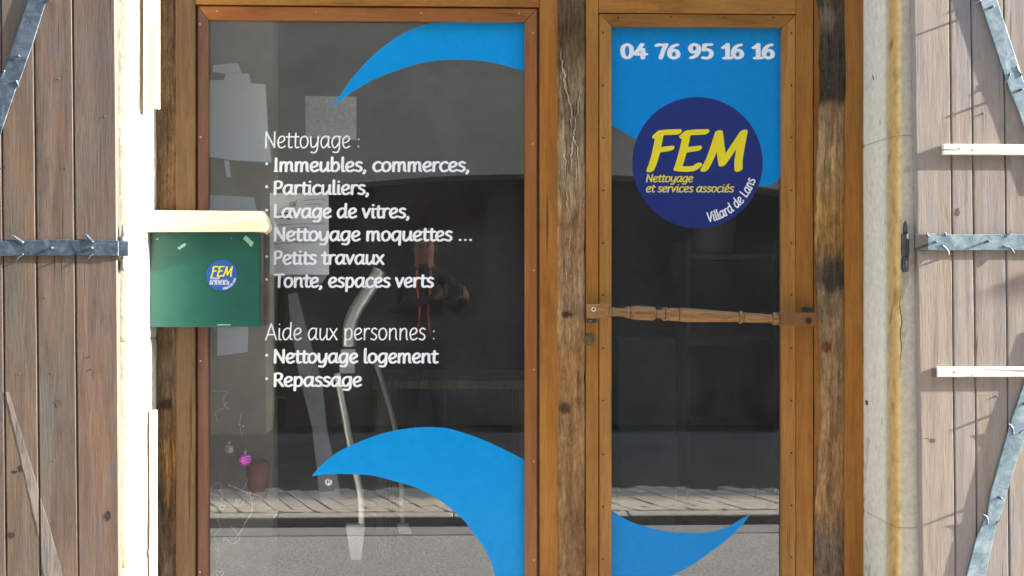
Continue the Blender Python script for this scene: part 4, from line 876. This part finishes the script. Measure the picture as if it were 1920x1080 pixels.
# extraction wands
def wand(label, pix, Y, foot, r=.014, dim=1):
    root = empty('vacuum_wand', P(foot[0][0], foot[2][1], Y), label, 'vacuum wand'); m_ = m_chrome if dim == 1 else plain('dull_tube', lin(150, 150, 146), .4, .6)
    bm = bmesh.new(); tube(bm, catmull([P(x, y, Y + 0 * i) for i, (x, y) in enumerate(pix)], 6), r, 14); obj('tube', bm, m_, root, True)
    bm = bmesh.new(); prism(bm, [(P(x, y, Y - .02).x, P(x, y, Y - .02).z) for x, y in foot], Y - .02, Y + .02); obj('nozzle', bm, plain('grey_nozzle', lin(170, 170, 168), .4), root)
wand('bright bent metal vacuum wand standing behind the window lettering', [(712, 505), (694, 540), (668, 580), (656, 612), (655, 650)], .55, [(640, 655), (666, 655), (664, 700), (636, 700)], .026)
wand('long straight metal vacuum tube with flat nozzle low behind the window', [(632, 700), (645, 770), (662, 860), (676, 930), (678, 985)], .50, [(648, 985), (684, 985), (677, 1050), (658, 1050)], .013)
wand('dull second vacuum tube right of the bright one behind window', [(705, 680), (725, 745), (742, 810), (752, 900), (755, 985)], .75, [(745, 985), (765, 985), (772, 1002), (748, 1000)], .011, 0)
tag(panel('grey_board', [(540, 552), (556, 548), (575, 620), (604, 720), (612, 800), (640, 935), (600, 935), (585, 800), (560, 700), (545, 610)], .62, .03, plain('slate_grey', lin(110, 114, 118), .6)), 'leaning slate grey plank behind the window beside vacuum wands', 'plank')
# ornaments
m_sil = plain('silver_wire', lin(176, 176, 182), .35, .4)
orn = empty('hanging_garland', P(440, 1000, .36), 'silver wire garland with hearts hanging low inside left of window', 'garland')
def wire(pix, r=.0008, Y=.36, name='wire'):
    bm = bmesh.new(); tube(bm, catmull([P(x, y, Y + .004 * math.sin(i * 2.1)) for i, (x, y) in enumerate(pix)], 5), r, 5); obj(name, bm, m_sil, orn)
wire([(397, 733), (425, 735), (418, 750), (424, 762), (413, 768), (404, 775), (408, 790)]); wire([(452, 775), (450, 795), (454, 820)])
wire([(430, 910), (450, 918), (468, 928), (473, 950), (470, 965), (460, 980), (450, 998), (442, 1008)], .0014); wire([(410, 960), (408, 975), (414, 990), (402, 1005), (410, 1030), (406, 1060)]); wire([(432, 985), (445, 1000), (450, 1010), (436, 1020), (425, 1010)]); wire([(395, 915), (412, 905), (416, 930), (414, 955)])
wire([(470, 925), (485, 930), (492, 940)]); wire([(455, 920), (462, 905), (465, 898)]); wire([(462, 845), (461, 838)])
for x, y, s_ in ((450, 941, 8), (417, 951, 5), (412, 1076, 7)):
    hp = [(x + s_ * math.sin(t) ** 3, y - s_ * .8 * (math.cos(t) - .4 * math.cos(2 * t) - .2 * math.cos(3 * t))) for t in [k * 2 * math.pi / 20 for k in range(21)]]; wire(hp, .0016, .355, 'heart')
src = None
for x, y in [(425, 756), (421, 760), (427, 765), (449, 796), (456, 799), (412, 919), (416, 934), (430, 910), (441, 914), (452, 919), (462, 923), (469, 924), (474, 933), (477, 945), (473, 957), (467, 968), (460, 979), (452, 996), (408, 975), (396, 925), (420, 1012), (409, 1030)]:
    p = P(x, y, .356)
    if src is None: bm = bmesh.new(); bmesh.ops.create_icosphere(bm, subdivisions=1, radius=.0032, matrix=__import__('mathutils').Matrix.Translation(p)); src = obj('bead', bm, m_sil, orn)
    else: instance('bead', src, p, orn)
def bauble(x, y, r, mat, label):
    root = empty('bauble', P(x, y, .40), label, 'bauble'); p = P(x, y, .40); bm = bmesh.new(); bmesh.ops.create_uvsphere(bm, u_segments=24, v_segments=16, radius=r, matrix=__import__('mathutils').Matrix.Translation(p)); obj('ball', bm, mat, root, True)
    for k in range(3):
        bm = bmesh.new(); tube(bm, [p + (lambda v_: v_.normalized() * r * 1.01)(Vector((math.cos(a), math.sin(a), (k - 1) * .55 + .35 * math.cos(a) + .15 * math.sin(3 * a)))) * 1.0 for a in [j * math.pi / 8 for j in range(17)]], .0007, 5); obj('stripe', bm, m_sil, root)
    bm = bmesh.new(); tube(bm, [p + Vector((0, 0, r)), p + Vector((0, 0, r + .01))], .004, 8); obj('cap', bm, m_sil, root)
bauble(460, 862, .022, plain('magenta_gloss', lin(214, 40, 190), .2, var=.2, coat=.5), 'shiny magenta bauble with silver stripes hanging inside window')
bauble(430, 842, .018, plain('clear_gloss', lin(120, 120, 116), .2, var=.2, coat=.5), 'dull silver grey bauble left of the magenta one')
# room furniture, dim
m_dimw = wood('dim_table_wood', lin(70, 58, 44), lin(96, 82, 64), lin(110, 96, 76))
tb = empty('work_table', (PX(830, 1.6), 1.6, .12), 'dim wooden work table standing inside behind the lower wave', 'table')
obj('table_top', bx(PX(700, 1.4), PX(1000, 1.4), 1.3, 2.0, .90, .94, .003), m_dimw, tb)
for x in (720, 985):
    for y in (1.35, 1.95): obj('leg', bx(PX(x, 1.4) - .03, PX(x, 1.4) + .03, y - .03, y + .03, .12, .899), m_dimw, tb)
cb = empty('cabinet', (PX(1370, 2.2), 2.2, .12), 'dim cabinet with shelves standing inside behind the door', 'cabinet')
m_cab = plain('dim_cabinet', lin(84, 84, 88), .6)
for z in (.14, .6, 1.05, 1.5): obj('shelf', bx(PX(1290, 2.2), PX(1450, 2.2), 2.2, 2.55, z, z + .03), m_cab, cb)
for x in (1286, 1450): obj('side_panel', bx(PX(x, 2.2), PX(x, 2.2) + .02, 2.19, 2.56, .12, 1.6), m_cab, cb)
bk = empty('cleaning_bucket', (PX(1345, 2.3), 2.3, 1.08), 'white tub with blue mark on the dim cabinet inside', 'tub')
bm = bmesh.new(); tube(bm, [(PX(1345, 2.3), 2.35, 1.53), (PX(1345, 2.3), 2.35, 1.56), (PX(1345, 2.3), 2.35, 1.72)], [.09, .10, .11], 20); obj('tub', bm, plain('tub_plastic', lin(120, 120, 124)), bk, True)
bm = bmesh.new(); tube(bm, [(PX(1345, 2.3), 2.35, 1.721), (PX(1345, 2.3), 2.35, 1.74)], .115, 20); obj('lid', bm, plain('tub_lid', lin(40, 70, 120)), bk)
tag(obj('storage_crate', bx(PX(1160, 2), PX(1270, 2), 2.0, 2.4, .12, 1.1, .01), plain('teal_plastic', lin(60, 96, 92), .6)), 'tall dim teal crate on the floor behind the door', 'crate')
# orange pot
bm = bmesh.new(); x = PX(490, .57); tube(bm, [(x, .5, PZ(925, .57)), (x, .5, PZ(900, .57)), (x, .5, PZ(862, .57)), (x, .5, PZ(855, .57))], [.03, .04, .045, .03], 20)
tag(obj('terracotta_pot', bm, plain('terracotta', lin(104, 60, 42), .8), None, True), 'dark terracotta vase right of the magenta bauble inside window', 'vase')

# unseen plate added along the facade to cast a pointed shadow on the shutter
def shadow_src(px, py, back):
    p = P(px, py, YS); return p + SUN * (back / -SUN.y)
sb = empty('shadow_plate', (4.2, 0, 2.4), 'unseen pointed iron plate added to cast a shadow on the right shutter', 'bracket')
t_, u1, u2 = shadow_src(1832, 551, .26), shadow_src(1990, 478, .20), shadow_src(1990, 570, .20)
bm = bmesh.new(); f_ = [t_, u2, u1]; a_ = [bm.verts.new(v_) for v_ in f_]; b_ = [bm.verts.new(v_ + Vector((0, .006, 0))) for v_ in f_]
bm.faces.new(a_); bm.faces.new(b_[::-1])
for i in range(3): bm.faces.new((a_[(i + 1) % 3], a_[i], b_[i], b_[(i + 1) % 3]))
bmesh.ops.recalc_face_normals(bm, faces=bm.faces); obj('plate', bm, m_steel, sb)
mid_ = (u1 + u2) / 2; bm = bmesh.new(); tube(bm, [mid_, Vector((mid_.x + .05, .01, mid_.z))], .012, 8); obj('arm', bm, m_steel, sb)

# ------------------------------------------------------------------ the photographer, seen only in the glass
def person():
    X, Y0 = -.22, -4.25
    J = {'pel': (X, Y0, .98, .15), 'wai': (X, Y0, 1.12, .14), 'che': (X, Y0 + .01, 1.32, .165), 'nkb': (X, Y0, 1.47, .08), 'nk': (X, Y0 + .01, 1.53, .055), 'hd': (X, Y0 + .03, 1.61, .085), 'hd2': (X, Y0 + .03, 1.70, .088), 'top': (X, Y0 + .01, 1.76, .06)}
    E = [('pel', 'wai'), ('wai', 'che'), ('che', 'nkb'), ('nkb', 'nk'), ('nk', 'hd'), ('hd', 'hd2'), ('hd2', 'top')]
    for s, n in ((-1, 'l'), (1, 'r')):
        hx_ = -.075 if s < 0 else .075
        J.update({'hip' + n: (X + s * .09, Y0, .92, .105), 'kn' + n: (X + s * .11, Y0 + .02, .50, .062), 'an' + n: (X + s * .12, Y0 - .02, .13, .042), 'to' + n: (X + s * .14, Y0 + .14, .085, .036),
                  'sh' + n: (X + s * .17, Y0, 1.43, .062), 'el' + n: (X + s * .25, Y0 + .10, 1.18, .046), 'wr' + n: (hx_ + s * .02, Y0 + .34, 1.29, .028), 'pa' + n: (hx_, Y0 + .40, 1.32, .03)})
        E += [('pel', 'hip' + n), ('hip' + n, 'kn' + n), ('kn' + n, 'an' + n), ('an' + n, 'to' + n), ('nkb', 'sh' + n), ('sh' + n, 'el' + n), ('el' + n, 'wr' + n), ('wr' + n, 'pa' + n)]
        for f in range(4):
            b = (hx_ * .95, Y0 + .405, 1.285 + f * .021); J['f%d%s' % (f, n)] = b + (.0095,); J['g%d%s' % (f, n)] = (hx_ * .55, Y0 + .425, 1.29 + f * .02, .008)
            E += [('pa' + n, 'f%d%s' % (f, n)), ('f%d%s' % (f, n), 'g%d%s' % (f, n))]
        J['t1' + n] = (hx_ * .9, Y0 + .385, 1.36, .011); J['t2' + n] = (hx_ * .6, Y0 + .40, 1.375, .009); E += [('pa' + n, 't1' + n), ('t1' + n, 't2' + n)]
    ks = list(J); me = bpy.data.meshes.new('person'); me.from_pydata([J[k][:3] for k in ks], [(ks.index(a), ks.index(b)) for a, b in E], [])
    o = bpy.data.objects.new('person_tmp', me); C.objects.link(o); md = o.modifiers.new('s', 'SKIN'); sv = me.skin_vertices[0].data
    for i, k in enumerate(ks): sv[i].radius = (J[k][3],) * 2
    sv[0].use_root = True; o.modifiers.new('d', 'SUBSURF').levels = 2
    dg = bpy.context.evaluated_depsgraph_get(); m2 = bpy.data.meshes.new_from_object(o.evaluated_get(dg)); bpy.data.objects.remove(o)
    sk_, ja, tr_, bo = plain('skin', lin(134, 92, 76), .7), plain('black_jacket', lin(28, 26, 26), .9), plain('dark_trousers', lin(28, 28, 32), .95), plain('boots', lin(36, 30, 26))
    root = empty('person', (X, Y0, .06), 'person in a black jacket with orange cords photographing the shop, reflected', 'person')
    m2.materials.clear()
    for p_ in m2.polygons:
        c = p_.center; i = 1
        if c.z > 1.52 and abs(c.x - X) < .2 and c.y < Y0 + .3: i = 0
        elif c.y > Y0 + .34: i = 0
        elif c.z < .14: i = 3
        elif c.z < .95: i = 2
        p_.material_index = i
    b = finish('body', m2, [sk_, ja, tr_, bo], root, True)
    mh = plain('grey_hair', lin(84, 76, 68), .9)
    bm = bmesh.new(); bmesh.ops.create_uvsphere(bm, u_segments=20, v_segments=14, radius=.098); bmesh.ops.scale(bm, vec=(.95, 1.05, 1), verts=bm.verts); bmesh.ops.translate(bm, vec=(X, Y0 + .012, 1.71), verts=bm.verts)
    bmesh.ops.delete(bm, geom=[v for v in bm.verts if v.co.y > Y0 + .05 and v.co.z < 1.75 or v.co.z < 1.66], context='VERTS'); obj('hair', bm, mh, root, True)
    fd = plain('face_dark', lin(50, 36, 30))
    for s in (-1, 1):
        bm = bmesh.new(); bmesh.ops.create_icosphere(bm, subdivisions=2, radius=.011); bmesh.ops.translate(bm, vec=(X + s * .032, Y0 + .108, 1.67), verts=bm.verts); obj('eye', bm, fd, root, True)
        bm = bmesh.new(); bmesh.ops.create_icosphere(bm, subdivisions=2, radius=.025); bmesh.ops.scale(bm, vec=(.4, .8, 1.2), verts=bm.verts); bmesh.ops.translate(bm, vec=(X + s * .088, Y0 + .02, 1.655), verts=bm.verts); obj('ear', bm, sk_, root, True)
    bm = bmesh.new(); tube(bm, [(X, Y0 + .10, 1.675), (X, Y0 + .125, 1.645), (X, Y0 + .10, 1.635)], [.008, .014, .008], 8); obj('nose', bm, sk_, root, True)
    bm = bmesh.new(); tube(bm, [(X - .025, Y0 + .103, 1.607), (X, Y0 + .11, 1.605), (X + .025, Y0 + .103, 1.607)], [.003, .006, .003], 6); obj('mouth', bm, plain('lips', lin(150, 90, 80)), root)
    oc = plain('orange_cord', lin(220, 80, 30))
    for s in (-1, 1):
        bm = bmesh.new(); tube(bm, catmull([(X + s * .05, Y0 + .10, 1.48), (X + s * .05, Y0 + .175, 1.36), (X + s * .03, Y0 + .185, 1.2), (X + s * .05, Y0 + .17, 1.0)], 5), .006, 6); obj('orange_cord', bm, oc, root)
    ph = obj('phone', bx(-.075, .075, Y0 + .41, Y0 + .42, 1.29, 1.365, .003), plain('phone_black', lin(20, 20, 22), .3)); tag(ph, 'black phone held level in the photographer\'s hands', 'phone')
person()

# repeats share a group
GRP = {'timber post': 'rough timber posts of the shop front', 'shutter': 'plank shutters either side of the shop front', 'stone surround': 'stone surrounds of the opening',
       'hinge pin': 'hinge pins carrying the shutters', 'batten': 'white battens on the left reveal', 'paper': 'blank sheets inside the window',
       'vacuum wand': 'vacuum wands behind the window', 'bauble': 'baubles hanging inside the window'}
for o in bpy.data.objects:
    if o.parent is None and o.get('category') in GRP: o['group'] = GRP[o['category']]
